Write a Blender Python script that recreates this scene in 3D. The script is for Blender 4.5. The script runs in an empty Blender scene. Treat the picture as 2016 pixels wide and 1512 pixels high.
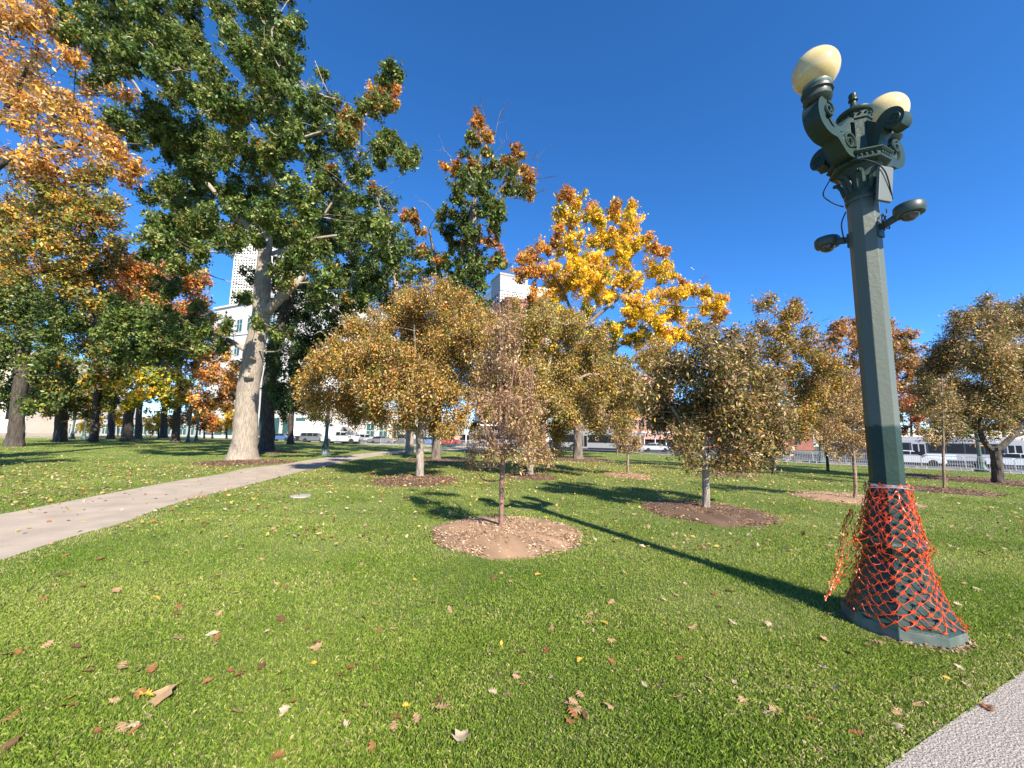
import bpy, bmesh, math, random
import numpy as np
from math import sin, cos, radians, pi, sqrt, atan2
from mathutils import Vector, Matrix
random.seed(7); RNG = np.random.default_rng(7)
SC = bpy.context.scene; COL = SC.collection

# ------------------------------------------------------------------ view
F = 760.0; PITCH = radians(7.3); ROLL = radians(.63); EYE = 1.6
SA, SB = -.0147, -.0128                       # the lawn falls gently to the right and away
def gz(x, y): return SA*x + SB*y
def ray(px, py):
    x = (px-1008)/F; y = -(py-756)/F
    x, y = x*cos(ROLL)-y*sin(ROLL), x*sin(ROLL)+y*cos(ROLL)
    return np.array([x, cos(PITCH)-y*sin(PITCH), sin(PITCH)+y*cos(PITCH)])
def at(px, py, d): return np.array([0, 0, EYE]) + ray(px, py)*d
def ground(px, py):
    r = ray(px, py); t = -EYE/(r[2]-SA*r[0]-SB*r[1]); return at(px, py, t), t
def gp(px, py): return ground(px, py)[0]
cam = bpy.data.objects.new('camera', bpy.data.cameras.new('camera')); COL.objects.link(cam)
cam.data.sensor_width = 36; cam.data.lens = 36*F/2016; cam.data.clip_end = 6000; cam.data.clip_start = .05
cam.matrix_world = Matrix.Translation((0, 0, EYE)) @ Matrix.Rotation(pi/2+PITCH, 4, 'X') @ Matrix.Rotation(ROLL, 4, 'Z')
SC.camera = cam

# ------------------------------------------------------------------ light
SUN = Vector((.48, -.877, 0)).normalized(); ELEV = radians(35)
SDIR = Vector((SUN.x*cos(ELEV), SUN.y*cos(ELEV), sin(ELEV)))
w = bpy.data.worlds.new('World'); SC.world = w; w.use_nodes = True
nt = w.node_tree; sky = nt.nodes.new('ShaderNodeTexSky'); sky.sky_type = 'NISHITA'; sky.sun_disc = False
sky.sun_elevation = ELEV; sky.sun_rotation = atan2(SUN.x, SUN.y); sky.altitude = 1600
sky.air_density = .85; sky.dust_density = 0; sky.ozone_density = 8.0
hs = nt.nodes.new('ShaderNodeHueSaturation'); hs.inputs['Saturation'].default_value = 1.13
nt.links.new(sky.outputs[0], hs.inputs['Color'])
nt.links.new(hs.outputs[0], nt.nodes['Background'].inputs['Color']); nt.nodes['Background'].inputs['Strength'].default_value = .135
sl = bpy.data.lights.new('sun', 'SUN'); sl.energy = 5.0; sl.angle = radians(.5); sl.color = (1, .90, .75)
so = bpy.data.objects.new('sun', sl); COL.objects.link(so); so.rotation_euler = SDIR.to_track_quat('Z', 'Y').to_euler()
SC.view_settings.view_transform = 'Standard'; SC.view_settings.look = 'None'; SC.view_settings.exposure = 1.15
SC.render.engine = 'CYCLES'
SC.cycles.max_bounces = 6; SC.cycles.diffuse_bounces = 3; SC.cycles.transmission_bounces = 4; SC.cycles.glossy_bounces = 2

# ------------------------------------------------------------------ materials
def mat(name, col, rough=.6, metal=0, col2=None, scale=4, stretch=None, bump=0, bscale=None, spec=.5, detail=6, lo=.35, hi=.65, coat=0):
    m = bpy.data.materials.new(name); m.use_nodes = True; t = m.node_tree; b = t.nodes['Principled BSDF']
    b.inputs['Base Color'].default_value = (*col, 1); b.inputs['Roughness'].default_value = rough
    b.inputs['Metallic'].default_value = metal; b.inputs['Specular IOR Level'].default_value = spec
    if coat: b.inputs['Coat Weight'].default_value = coat
    tc = t.nodes.new('ShaderNodeTexCoord'); mp = t.nodes.new('ShaderNodeMapping')
    t.links.new(tc.outputs['Object'], mp.inputs[0])
    if stretch: mp.inputs['Scale'].default_value = stretch
    if col2:
        n = t.nodes.new('ShaderNodeTexNoise'); n.inputs['Scale'].default_value = scale; n.inputs['Detail'].default_value = detail
        t.links.new(mp.outputs[0], n.inputs['Vector'])
        r = t.nodes.new('ShaderNodeMapRange'); r.inputs[1].default_value = lo; r.inputs[2].default_value = hi
        t.links.new(n.outputs['Fac'], r.inputs[0])
        x = t.nodes.new('ShaderNodeMix'); x.data_type = 'RGBA'; x.inputs['A'].default_value = (*col, 1); x.inputs['B'].default_value = (*col2, 1)
        t.links.new(r.outputs[0], x.inputs['Factor']); t.links.new(x.outputs['Result'], b.inputs['Base Color'])
    if bump:
        n2 = t.nodes.new('ShaderNodeTexNoise'); n2.inputs['Scale'].default_value = bscale or scale; n2.inputs['Detail'].default_value = 8
        t.links.new(mp.outputs[0], n2.inputs['Vector']); bp = t.nodes.new('ShaderNodeBump')
        bp.inputs['Strength'].default_value = min(1, bump); bp.inputs['Distance'].default_value = .03*max(1, bump)
        t.links.new(n2.outputs['Fac'], bp.inputs['Height']); t.links.new(bp.outputs[0], b.inputs['Normal'])
    return m
def leafmat(name, trans=.35, rough=.42, spec=.45):
    m = bpy.data.materials.new(name); m.use_nodes = True; t = m.node_tree; b = t.nodes['Principled BSDF']
    a = t.nodes.new('ShaderNodeAttribute'); a.attribute_name = 'tint'
    b.inputs['Roughness'].default_value = rough; b.inputs['Specular IOR Level'].default_value = spec
    tr = t.nodes.new('ShaderNodeBsdfTranslucent'); mx = t.nodes.new('ShaderNodeMixShader'); mx.inputs[0].default_value = trans
    t.links.new(a.outputs['Color'], b.inputs['Base Color']); t.links.new(a.outputs['Color'], tr.inputs['Color'])
    t.links.new(b.outputs[0], mx.inputs[1]); t.links.new(tr.outputs[0], mx.inputs[2]); t.links.new(mx.outputs[0], t.nodes['Material Output'].inputs[0])
    return m
LEAF = leafmat('leaf_tissue'); GRASSM = leafmat('grass_blade', .42, .5, .25); DRY = leafmat('dry_leaf', .2, .55, .3)
CHIP = leafmat('wood_chip', 0, .8, .2)
BARK = mat('grey_bark', (.40, .34, .275), .85, col2=(.22, .185, .145), scale=9, stretch=(2.4, 2.4, .28), bump=1.3, bscale=11)
BARKD = mat('dark_bark', (.095, .078, .063), .9, col2=(.035, .028, .023), scale=5, stretch=(2, 2, .35), bump=1.2, bscale=7)
BARKM = mat('brown_bark', (.22, .18, .145), .85, col2=(.10, .08, .065), scale=5, stretch=(2, 2, .35), bump=1.2, bscale=7)
BARKY = mat('young_tan_bark', (.36, .25, .17), .75, col2=(.15, .10, .07), scale=14, stretch=(1, 1, 1.6), bump=.6, bscale=30)
BARKR = mat('reddish_bark', (.30, .17, .12), .7, col2=(.18, .10, .08), scale=12, bump=.4, bscale=30)

# ------------------------------------------------------------------ objects
def tag(o, label=None, cat=None, group=None, kind=None):
    if label: o['label'] = label
    if cat: o['category'] = cat
    if group: o['group'] = group
    if kind: o['kind'] = kind
    return o
def empty(name, loc, rz=0, label=None, cat=None, group=None):
    o = bpy.data.objects.new(name, None); COL.objects.link(o); o.location = Vector(loc); o.rotation_euler = (0, 0, rz); o.empty_display_size = .2
    return tag(o, label, cat, group)
def dup(root, loc, rz, label=None, group=None, scale=None):
    def cp(o, par):
        c = o.copy(); COL.objects.link(c); c.parent = par
        for ch in o.children: cp(ch, c)
        return c
    r = cp(root, None); r.location = Vector(loc); r.rotation_euler = (0, 0, rz)
    if scale: r.scale = (scale,)*3
    if label: r['label'] = label
    if group: r['group'] = group
    return r
def link(name, me, parent=None, loc=None):
    o = bpy.data.objects.new(name, me); COL.objects.link(o); o.parent = parent
    if loc is not None: o.location = Vector(loc)
    return o
def npmesh(name, V, Fc, k, mats, tint=None, mi=None):
    """V (n,3), Fc (m,k) with k corners each"""
    me = bpy.data.meshes.new(name); V = np.ascontiguousarray(V, dtype=np.float32); Fc = np.ascontiguousarray(Fc, dtype=np.int32)
    me.vertices.add(len(V)); me.vertices.foreach_set('co', V.ravel())
    me.loops.add(Fc.size); me.loops.foreach_set('vertex_index', Fc.ravel())
    me.polygons.add(len(Fc)); me.polygons.foreach_set('loop_start', np.arange(0, Fc.size, k, dtype=np.int32))
    me.update(calc_edges=True)
    if tint is not None:
        a = me.attributes.new('tint', 'FLOAT_COLOR', 'POINT')
        a.data.foreach_set('color', np.c_[tint, np.ones(len(tint))].astype(np.float32).ravel())
    for m in (mats if isinstance(mats, (list, tuple)) else [mats]): me.materials.append(m)
    return me
class MB:
    def __init__(s): s.v = []; s.f = []; s.m = []
    def add(s, vs, fs, mi=0):
        n = len(s.v); s.v += [tuple(map(float, p)) for p in vs]; s.f += [tuple(n+i for i in f) for f in fs]; s.m += [mi]*len(fs); return s
    def box(s, x0, x1, y0, y1, z0, z1, mi=0, M=None):
        vs = [(x, y, z) for z in (z0, z1) for y in (y0, y1) for x in (x0, x1)]
        if M is not None: vs = [M @ Vector(p) for p in vs]
        return s.add(vs, [(0, 2, 3, 1), (4, 5, 7, 6), (0, 1, 5, 4), (2, 6, 7, 3), (0, 4, 6, 2), (1, 3, 7, 5)], mi)
    def tube(s, pts, rad, n=8, mi=0, cap=True, wob=0, flat=None):
        pts = [Vector(p) for p in pts]
        if not isinstance(rad, (list, tuple)): rad = [rad]*len(pts)
        vs = []; up = None
        for i, p in enumerate(pts):
            d = (pts[min(i+1, len(pts)-1)]-pts[max(i-1, 0)]).normalized()
            if up is None:
                up = Vector((0, 0, 1)) if abs(d.z) < .9 else Vector((1, 0, 0))
            u = (up-d*up.dot(d)).normalized(); v = d.cross(u); up = u
            for k in range(n):
                a = 2*pi*k/n; r = rad[i]*(1+wob*sin(3*a+i*.7)*.5+wob*sin(5*a+1.3*i)*.4)
                q = p+(u*cos(a)+v*sin(a))*r
                if flat: q = p+u*cos(a)*rad[i]*flat[0]+v*sin(a)*rad[i]*flat[1]
                vs.append(q)
        fs = [(i*n+k, i*n+(k+1) % n, (i+1)*n+(k+1) % n, (i+1)*n+k) for i in range(len(pts)-1) for k in range(n)]
        if cap: fs += [tuple(range(n))[::-1], tuple((len(pts)-1)*n+k for k in range(n))]
        return s.add(vs, fs, mi)
    def lathe(s, prof, n=24, a0=0, mi=0, cap=True, M=None):
        vs = [(r*cos(a0+2*pi*k/n), r*sin(a0+2*pi*k/n), z) for r, z in prof for k in range(n)]
        if M is not None: vs = [M @ Vector(p) for p in vs]
        fs = [(i*n+k, i*n+(k+1) % n, (i+1)*n+(k+1) % n, (i+1)*n+k) for i in range(len(prof)-1) for k in range(n)]
        if cap: fs += [tuple(range(n))[::-1], tuple((len(prof)-1)*n+k for k in range(n))]
        return s.add(vs, fs, mi)
    def sphere(s, c, r, n=20, m=12, mi=0, sc=(1, 1, 1)):
        prof = [(max(1e-4, sin(pi*i/m))*1.0, -cos(pi*i/m)) for i in range(m+1)]
        vs = [(c[0]+r*sc[0]*q*cos(2*pi*k/n), c[1]+r*sc[1]*q*sin(2*pi*k/n), c[2]+r*sc[2]*z) for q, z in prof for k in range(n)]
        fs = [(i*n+k, i*n+(k+1) % n, (i+1)*n+(k+1) % n, (i+1)*n+k) for i in range(m) for k in range(n)]
        return s.add(vs, fs, mi)
    def prism(s, poly, y0, y1, mi=0):
        """polygon in (x,z) extruded along y"""
        n = len(poly); vs = [(x, y0, z) for x, z in poly]+[(x, y1, z) for x, z in poly]
        fs = [tuple(range(n)), tuple(range(2*n-1, n-1, -1))]+[((i+1) % n, i, n+i, n+(i+1) % n) for i in range(n)]
        return s.add(vs, fs, mi)
    def build(s, name, mats, parent=None, loc=None, smooth=False, bevel=0, seg=2):
        me = bpy.data.meshes.new(name); me.from_pydata(s.v, [], s.f)
        for m in (mats if isinstance(mats, (list, tuple)) else [mats]): me.materials.append(m)
        me.polygons.foreach_set('material_index', s.m)
        bm = bmesh.new(); bm.from_mesh(me); bmesh.ops.recalc_face_normals(bm, faces=bm.faces)
        if bevel: bmesh.ops.bevel(bm, geom=list(bm.edges), offset=bevel, segments=seg, affect='EDGES', profile=.6)
        bm.to_mesh(me); bm.free()
        if smooth:
            me.polygons.foreach_set('use_smooth', [True]*len(me.polygons)); me.set_sharp_from_angle(angle=radians(38))
        return link(name, me, parent, loc)
def lownoise(x, y, s=1., seed=0):
    r = np.random.default_rng(seed); o = 0
    for i in range(5):
        a = r.uniform(0, 2*pi); k = s*r.uniform(.6, 2.2); o = o+np.sin((x*cos(a)+y*sin(a))*k+r.uniform(0, 6.3))*np.cos((x*sin(a)-y*cos(a))*k*.7+r.uniform(0, 6))
    return o/2.2
def inpoly(x, y, P):
    P = np.asarray(P); r = np.zeros(len(x), bool); j = len(P)-1
    for i in range(len(P)):
        c = ((P[i, 1] > y) != (P[j, 1] > y)) & (x < (P[j, 0]-P[i, 0])*(y-P[i, 1])/(P[j, 1]-P[i, 1]+1e-12)+P[i, 0]); r ^= c; j = i
    return r
def unit(a): return a/np.maximum(1e-9, np.linalg.norm(a, axis=1, keepdims=True))
def leaves(c, a, n, L, W, tint, fold=.25):
    """two triangles folded along the midrib for each leaf"""
    b = unit(np.cross(n, a)); L = L[:, None]; W = W[:, None]; N = len(c)
    V = np.empty((N, 4, 3)); V[:, 0] = c-a*L/2; V[:, 2] = c+a*L/2; V[:, 1] = c+b*W/2+n*W*fold-a*L*.06; V[:, 3] = c-b*W/2+n*W*fold-a*L*.06
    i = np.arange(N)[:, None]*4; Fc = np.concatenate([i+[0, 1, 2], i+[0, 2, 3]], 1).reshape(-1, 3)
    return V.reshape(-1, 3), Fc, np.repeat(tint, 4, 0)
# ================================================================== GROUND
def sheet(name, poly, dz, m, label=None):
    vs = [(x, y, gz(x, y)+dz) for x, y in poly]
    me = bpy.data.meshes.new(name); me.from_pydata(vs, [], [tuple(range(len(vs)))]); me.materials.append(m)
    bm = bmesh.new(); bm.from_mesh(me); bmesh.ops.triangulate(bm, faces=bm.faces); bmesh.ops.recalc_face_normals(bm, faces=bm.faces)
    for f in bm.faces:
        if f.normal.z < 0: f.normal_flip()
    bm.to_mesh(me); bm.free(); o = link(name, me); return tag(o, kind='structure')
SOIL = mat('turf', (.105, .14, .032), .95, col2=(.165, .18, .055), scale=1.1, detail=10, bump=.8, bscale=60)
CONC = mat('worn_concrete', (.43, .355, .275), .9, col2=(.33, .275, .215), scale=1.6, detail=12, bump=.25, bscale=40)
AGG = mat('exposed_aggregate', (.42, .375, .325), .9, col2=(.27, .24, .21), scale=75, detail=3, lo=.42, hi=.60, bump=.7, bscale=90)
ASPH = mat('asphalt', (.055, .055, .058), .9, col2=(.085, .083, .08), scale=.6, bump=.3, bscale=60)
KERB = mat('kerb_concrete', (.38, .36, .33), .85, col2=(.26, .25, .23), scale=2)
PAINT = mat('road_paint', (.75, .74, .70), .7, col2=(.5, .5, .48), scale=3)
YPAINT = mat('yellow_road_paint', (.70, .45, .06), .7, col2=(.5, .35, .08), scale=3)
sheet('lawn', [(-3000, -200), (3000, -200), (3000, 3500), (-3000, 3500)], 0, SOIL)
# winding path on the left: its two edges
ED0 = [(-500, 1290), (-220, 1185), (0, 1105), (111, 1067), (183, 1046), (250, 1027), (319, 1000), (389, 979), (458, 963), (555, 938), (629, 920), (692, 907), (730, 900), (790, 892), (868, 887), (960, 885)]
ED1 = [(-500, 1085), (-220, 1047), (0, 1013), (130, 988), (250, 965), (353, 946), (433, 934), (486, 922), (560, 914), (594, 908), (647, 900), (700, 894.5), (754, 889.5), (800, 886), (868, 882.5), (960, 881.5)]
def smooth2(pts):
    P = [gp(*q)[:2] for q in pts]; out = []
    for i in range(len(P)-1):
        p0, p1, p2, p3 = P[max(0, i-1)], P[i], P[i+1], P[min(len(P)-1, i+2)]
        for t in np.linspace(0, 1, 5)[:-1]:
            out.append(.5*((2*p1)+(-p0+p2)*t+(2*p0-5*p1+4*p2-p3)*t*t+(-p0+3*p1-3*p2+p3)*t**3))
    return out+[P[-1]]
E0, E1 = smooth2(ED0), smooth2(ED1)
PATH = [tuple(p) for p in E0]+[tuple(p) for p in E1[::-1]]
def strip(name, A, B, dz, m):
    V = [(p[0], p[1], gz(p[0], p[1])+dz) for p in A]+[(p[0], p[1], gz(p[0], p[1])+dz) for p in B]; n = len(A)
    me = bpy.data.meshes.new(name); me.from_pydata(V, [], [(i, i+1, n+i+1, n+i) for i in range(n-1)]); me.materials.append(m)
    bm = bmesh.new(); bm.from_mesh(me)
    for f in bm.faces:
        if f.normal.z < 0: f.normal_flip()
    bm.to_mesh(me); bm.free(); return tag(link(name, me), kind='structure')
strip('path', E0, E1, .006, CONC)
s1, s2 = gp(2016, 1323), gp(1751, 1511); sd = (s1-s2)[:2]; sd /= np.linalg.norm(sd); sn = np.array([sd[1], -sd[0]])
W0 = s2[:2]-sd*12; W1 = s2[:2]+sd*40
WALK = [tuple(W0), tuple(W1), tuple(W1+sn*4), tuple(W0+sn*4)]
# the sidewalk is a slab a little proud of the soil
V = [(x, y, gz(x, y)+.012) for x, y in WALK]
sheet('sidewalk', WALK, .012, AGG)
# street beyond the lawn
EDGE = [(-200, 190), (-110, 128), (-50, 87), (-27, 68.5), (-11, 63.5), (8, 62.5), (19, 58), (25, 48), (29, 39.8), (38.6, 29.6), (62, 6), (110, -45)]
def off(poly, d):
    out = []
    for i, p in enumerate(poly):
        a = np.array(poly[max(0, i-1)]); b = np.array(poly[min(len(poly)-1, i+1)]); t = (b-a)/np.linalg.norm(b-a); out.append(tuple(np.array(p)+np.array([-t[1], t[0]])*d))
    return out
strip('street', EDGE, [(-200, 420), (-110, 420), (-50, 420), (-27, 420), (0, 420), (60, 420), (120, 420), (200, 300), (260, 250), (300, 150), (330, 60), (350, -60)], .004, ASPH)
strip('street_sidewalk', off(EDGE, -2.4), off(EDGE, -.3), .010, KERB)
def kerb(line, name):
    A = off(line, -.3); B = line; V = []; Fs = []
    for a, b in zip(A, B):
        for (x, y), h in ((a, .0), (a, .13), (b, .13), (b, -.02)): V.append((x, y, gz(x, y)+h))
    for i in range(len(A)-1):
        for k in range(3): Fs.append((i*4+k, i*4+k+1, i*4+4+k+1, i*4+4+k))
    m = MB(); m.add(V, Fs); return tag(m.build(name, KERB), kind='structure')
kerb(EDGE, 'kerb')
strip('lane_line', off(EDGE, 7.0), off(EDGE, 7.14), .009, PAINT)
strip('centre_line', off(EDGE, 3.4), off(EDGE, 3.52), .009, YPAINT)
# pale plaza on the far left
PLAZA = [tuple(gp(-700, 880)[:2]), tuple(gp(-300, 868)[:2]), tuple(gp(110, 862)[:2]), tuple(gp(225, 858)[:2]), tuple(gp(200, 851)[:2]), tuple(gp(0, 851)[:2]), tuple(gp(-700, 855)[:2])]
sheet('plaza', PLAZA, .014, CONC)
# far lawn on the other side of the right hand street
sheet('far_lawn', [(52, 62), (75, 40), (130, 10), (300, 60), (220, 160), (90, 130)], .012, mat('far_turf', (.10, .13, .035), .95, col2=(.16, .15, .06), scale=.4))

# ------------------------------------------------------------------ grass blades
def outside(x, y):
    ok = ~inpoly(x, y, PATH) & ~inpoly(x, y, WALK)
    E = np.array(off(EDGE, -2.4)+[(350, 600), (-400, 600)]); return ok & ~inpoly(x, y, E)
MULCH = []          # filled below: (x, y, rx, ry)
MUL = [(998, 1058, 146, 39), (1400, 1012, 118, 23), (815, 947, 80, 12), (1045, 939, 50, 7), (1685, 984, 95, 13), (1236, 937, 45, 6), (478, 911, 75, 8), (1860, 966, 80, 9), (1985, 951, 110, 14), (1140, 905, 60, 4.5), (860, 907, 60, 4.5), (525, 891, 50, 4), (1430, 934, 55, 5)]
for px, py, hw, hh in MUL:
    p, t = ground(px, py); fr = gp(px, py+hh); bk = gp(px, py-hh)
    MULCH.append((p[0], (fr[1]+bk[1])/2, hw*t/F, (bk[1]-fr[1])/2))
def make_grass():
    pts = []
    for y0, y1 in [(1.2, 2.2), (2.2, 3.5), (3.5, 5.5), (5.5, 8), (8, 12), (12, 18), (18, 27), (27, 40), (40, 62)]:
        ym = (y0+y1)/2; wd = max(.0025, .0010*ym); D = min(30000, 3.0*1.6/(wd*.036*ym)); area = (y1-y0)*(2*1.42*ym+2); N = int(D*area)
        y = RNG.uniform(y0, y1, N); x = RNG.uniform(-1, 1, N)*(1.42*y+1.0); pts.append((x, y, np.full(N, wd)))
    x = np.concatenate([p[0] for p in pts]); y = np.concatenate([p[1] for p in pts]); wd = np.concatenate([p[2] for p in pts])
    ok = outside(x, y)
    for mx, my, rx, ry in MULCH:
        q = ((x-mx)/rx)**2+((y-my)/ry)**2+.35*lownoise(x, y, 6/max(rx, .5), 3); ok &= q > .93
    ok &= ((x-LX)**2+(y-LY)**2) > .43**2
    x, y, wd = x[ok], y[ok], wd[ok]; N = len(x)
    th = RNG.uniform(0, 2*pi, N); lean = RNG.uniform(.05, .82, N); h = RNG.uniform(.020, .038, N)*(1+.25*lownoise(x, y, 1.2, 5)); h = np.clip(h, .014, .07)
    far = np.clip(y/14, 0, 1); lean = lean*(1-.3*far)
    d = np.c_[np.cos(th), np.sin(th)]; s = RNG.uniform(0, 2*pi, N); b = np.c_[np.cos(s), np.sin(s)]*(wd*RNG.uniform(.6, 1.25, N))[:, None]/2
    z = gz(x, y); V = np.empty((N, 4, 3))
    V[:, 0, :2] = np.c_[x, y]-b; V[:, 1, :2] = np.c_[x, y]+b; V[:, 0, 2] = V[:, 1, 2] = z-.004
    mid = np.c_[x, y]+d*(h*lean*.35)[:, None]; V[:, 2, :2] = mid+b*.75; V[:, 2, 2] = z+h*.62
    tip = np.c_[x, y]+d*(h*lean*1.05)[:, None]; V[:, 3, :2] = tip; V[:, 3, 2] = z+h*np.clip(1.05-.42*lean, .3, 1)
    i = np.arange(N)[:, None]*4; Fc = np.concatenate([i+[0, 1, 2], i+[0, 2, 3]], 1).reshape(-1, 3)
    g = np.array([(.180, .280, .034), (.265, .365, .054), (.38, .425, .10), (.115, .20, .030), (.58, .50, .26)])
    n1 = lownoise(x, y, .9, 11); n2 = lownoise(x, y, 3.2, 12); u = RNG.random(N)
    pr = np.c_[.32-.20*n1, .28+.02*n1, .20+.22*n1+.08*n2, .15-.16*n1-.07*n2, .05+.04*n2+.03*n1]; pr[:, 4] += .30*np.clip(lownoise(x, y, 1.7, 21)-.75, 0, 1)+.25*np.clip(lownoise(x, y, 5.0, 22)-1.0, 0, 1); pr = np.clip(pr, .01, 1)
    pe = np.zeros(N)                       # thin, dry turf near the sidewalk and path edges
    dist = np.abs((x-s2[0])*sn[0]+(y-s2[1])*sn[1]); pe += np.clip(1-dist/.35, 0, 1)*.35
    for q in E0: pe = np.maximum(pe, np.clip(1-np.hypot(x-q[0], y-q[1])/.5, 0, 1)*.5)
    pr[:, 4] += pe; pr /= pr.sum(1, keepdims=True); k = (np.cumsum(pr, 1) < u[:, None]).sum(1).clip(0, 4)
    t = g[k]*RNG.uniform(.72, 1.25, (N, 1))
    me = npmesh('grass', V.reshape(-1, 3), Fc, 3, GRASSM, np.repeat(t, 4, 0))
    tag(link('grass', me), kind='stuff', label='short mown green grass covering the park lawn', cat='grass')
    print('grass', N)
lp = gp(1772, 1234); LX, LY = lp[0], lp[1]
make_grass()

# ------------------------------------------------------------------ mulch beds
ML = ['coarse tan wood chip bed round the slim sapling in the near lawn', 'dark brown mulch ring under the olive crabapple tree', 'leaf strewn mulch patch under the golden crabapple tree', 'small mulch patch beneath the olive tree behind the sapling', 'wood chip bed under the tan sapling beside the lamp post', 'faint mulch spot under the small tan sapling among yellow leaves', 'dark mulch around the flared base of the big grey oak', 'thin mulch patch round the slim stem before the white car', 'broad dark mulch patch below the forked tree at the right edge', 'mulch around the base of the yellow tree', 'mulch round the pale trunk right of the golden crabapple', 'mulch at the foot of the tree behind the big oak', 'dark mulch strip behind the olive crabapple stem']
DARKM = [0, 1, 1, 1, 0, 0, 1, 1, 1, 1, 1, 1, 1]
def mulch(i):
    mx, my, rx, ry = MULCH[i]; near = my < 14
    n = 40; V = [(0, 0, .10 if near else .03)]; Fs = []
    for j, q in enumerate((.35, .7, .92, 1.06)):
        for k in range(n):
            a = 2*pi*k/n; wv = 1+.05*sin(3*a+i)+.035*sin(7*a+2*i)+random.uniform(-.02, .02)
            V.append((rx*q*wv*cos(a), ry*q*wv*sin(a), (.095, .075, .035, -.01)[j]*(1 if near else .6)+random.uniform(-.014, .014)))
    for k in range(n): Fs.append((0, 1+k, 1+(k+1) % n))
    for j in range(3):
        for k in range(n): Fs.append((1+j*n+k, 1+(j+1)*n+k, 1+(j+1)*n+(k+1) % n, 1+j*n+(k+1) % n))
    V = [(x, y, z+SA*x+SB*y) for x, y, z in V]; base = MB().add(V, Fs)
    area = pi*rx*ry; N = int(min(5200, area*(1100 if my < 8 else 500 if my < 14 else 160)))
    q = np.sqrt(RNG.random(N)); a = RNG.uniform(0, 2*pi, N); x = q*rx*1.06*np.cos(a); y = q*ry*1.06*np.sin(a)
    zz = (.092*(1-q**2.2))*(1 if near else .6)+SA*x+SB*y+RNG.uniform(.0, .02, N)
    ax = unit(np.c_[RNG.normal(size=(N, 2)), RNG.normal(size=N)*.3]); nn = unit(np.c_[RNG.normal(size=(N, 2))*.4, np.ones(N)]); nn = unit(nn-ax*(nn*ax).sum(1, keepdims=True))
    pal = np.array([(.46, .31, .19), (.38, .24, .15), (.55, .41, .27), (.25, .16, .105)]) if not DARKM[i] else np.array([(.20, .13, .085), (.13, .085, .06), (.32, .22, .14), (.34, .19, .10)])
    t = pal[RNG.integers(0, 4, N)]*RNG.uniform(.75, 1.2, (N, 1)); sc = 1 if my < 14 else 1.6
    Vl, Fl, Tl = leaves(np.c_[x, y, zz], ax, nn, RNG.uniform(.03, .09, N)*sc, RNG.uniform(.012, .03, N)*sc, t, .1)
    bv = np.array(base.v); n0 = len(bv); tris = []
    for f in base.f: tris += [f] if len(f) == 3 else [(f[0], f[1], f[2]), (f[0], f[2], f[3])]
    bt = np.tile(pal[:2].mean(0)*.8, (n0, 1))*RNG.uniform(.7, 1.2, (n0, 1))
    me = npmesh('mulch_bed', np.vstack([bv, Vl]), np.vstack([np.array(tris), Fl+n0]), 3, CHIP, np.vstack([bt, Tl]))
    tag(link('mulch_bed', me, None, (mx, my, gz(mx, my)+.002)), ML[i], 'mulch', kind='stuff')
for i in range(len(MULCH)): mulch(i)
# worn dirt at the lamp foot
N = 500; a = RNG.uniform(-2.6, 1.0, N); q = .38+np.abs(RNG.normal(0, .05, N)); x, y = LX+q*np.cos(a), LY+q*np.sin(a)
ax = unit(np.c_[RNG.normal(size=(N, 2)), RNG.normal(size=N)*.3]); nn = unit(np.c_[RNG.normal(size=(N, 2))*.4, np.ones(N)]); nn = unit(nn-ax*(nn*ax).sum(1, keepdims=True))
pal = np.array([(.36, .25, .17), (.22, .15, .10), (.30, .22, .12)])
Vl, Fl, Tl = leaves(np.c_[x, y, gz(x, y)+RNG.uniform(.003, .025, N)], ax, nn, RNG.uniform(.02, .06, N), RNG.uniform(.01, .025, N), pal[RNG.integers(0, 3, N)], .1)
tag(link('dry_debris', npmesh('dry_debris', Vl, Fl, 3, CHIP, Tl)), 'dry brown debris scattered round the lamp plinth', 'debris', kind='stuff')
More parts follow.
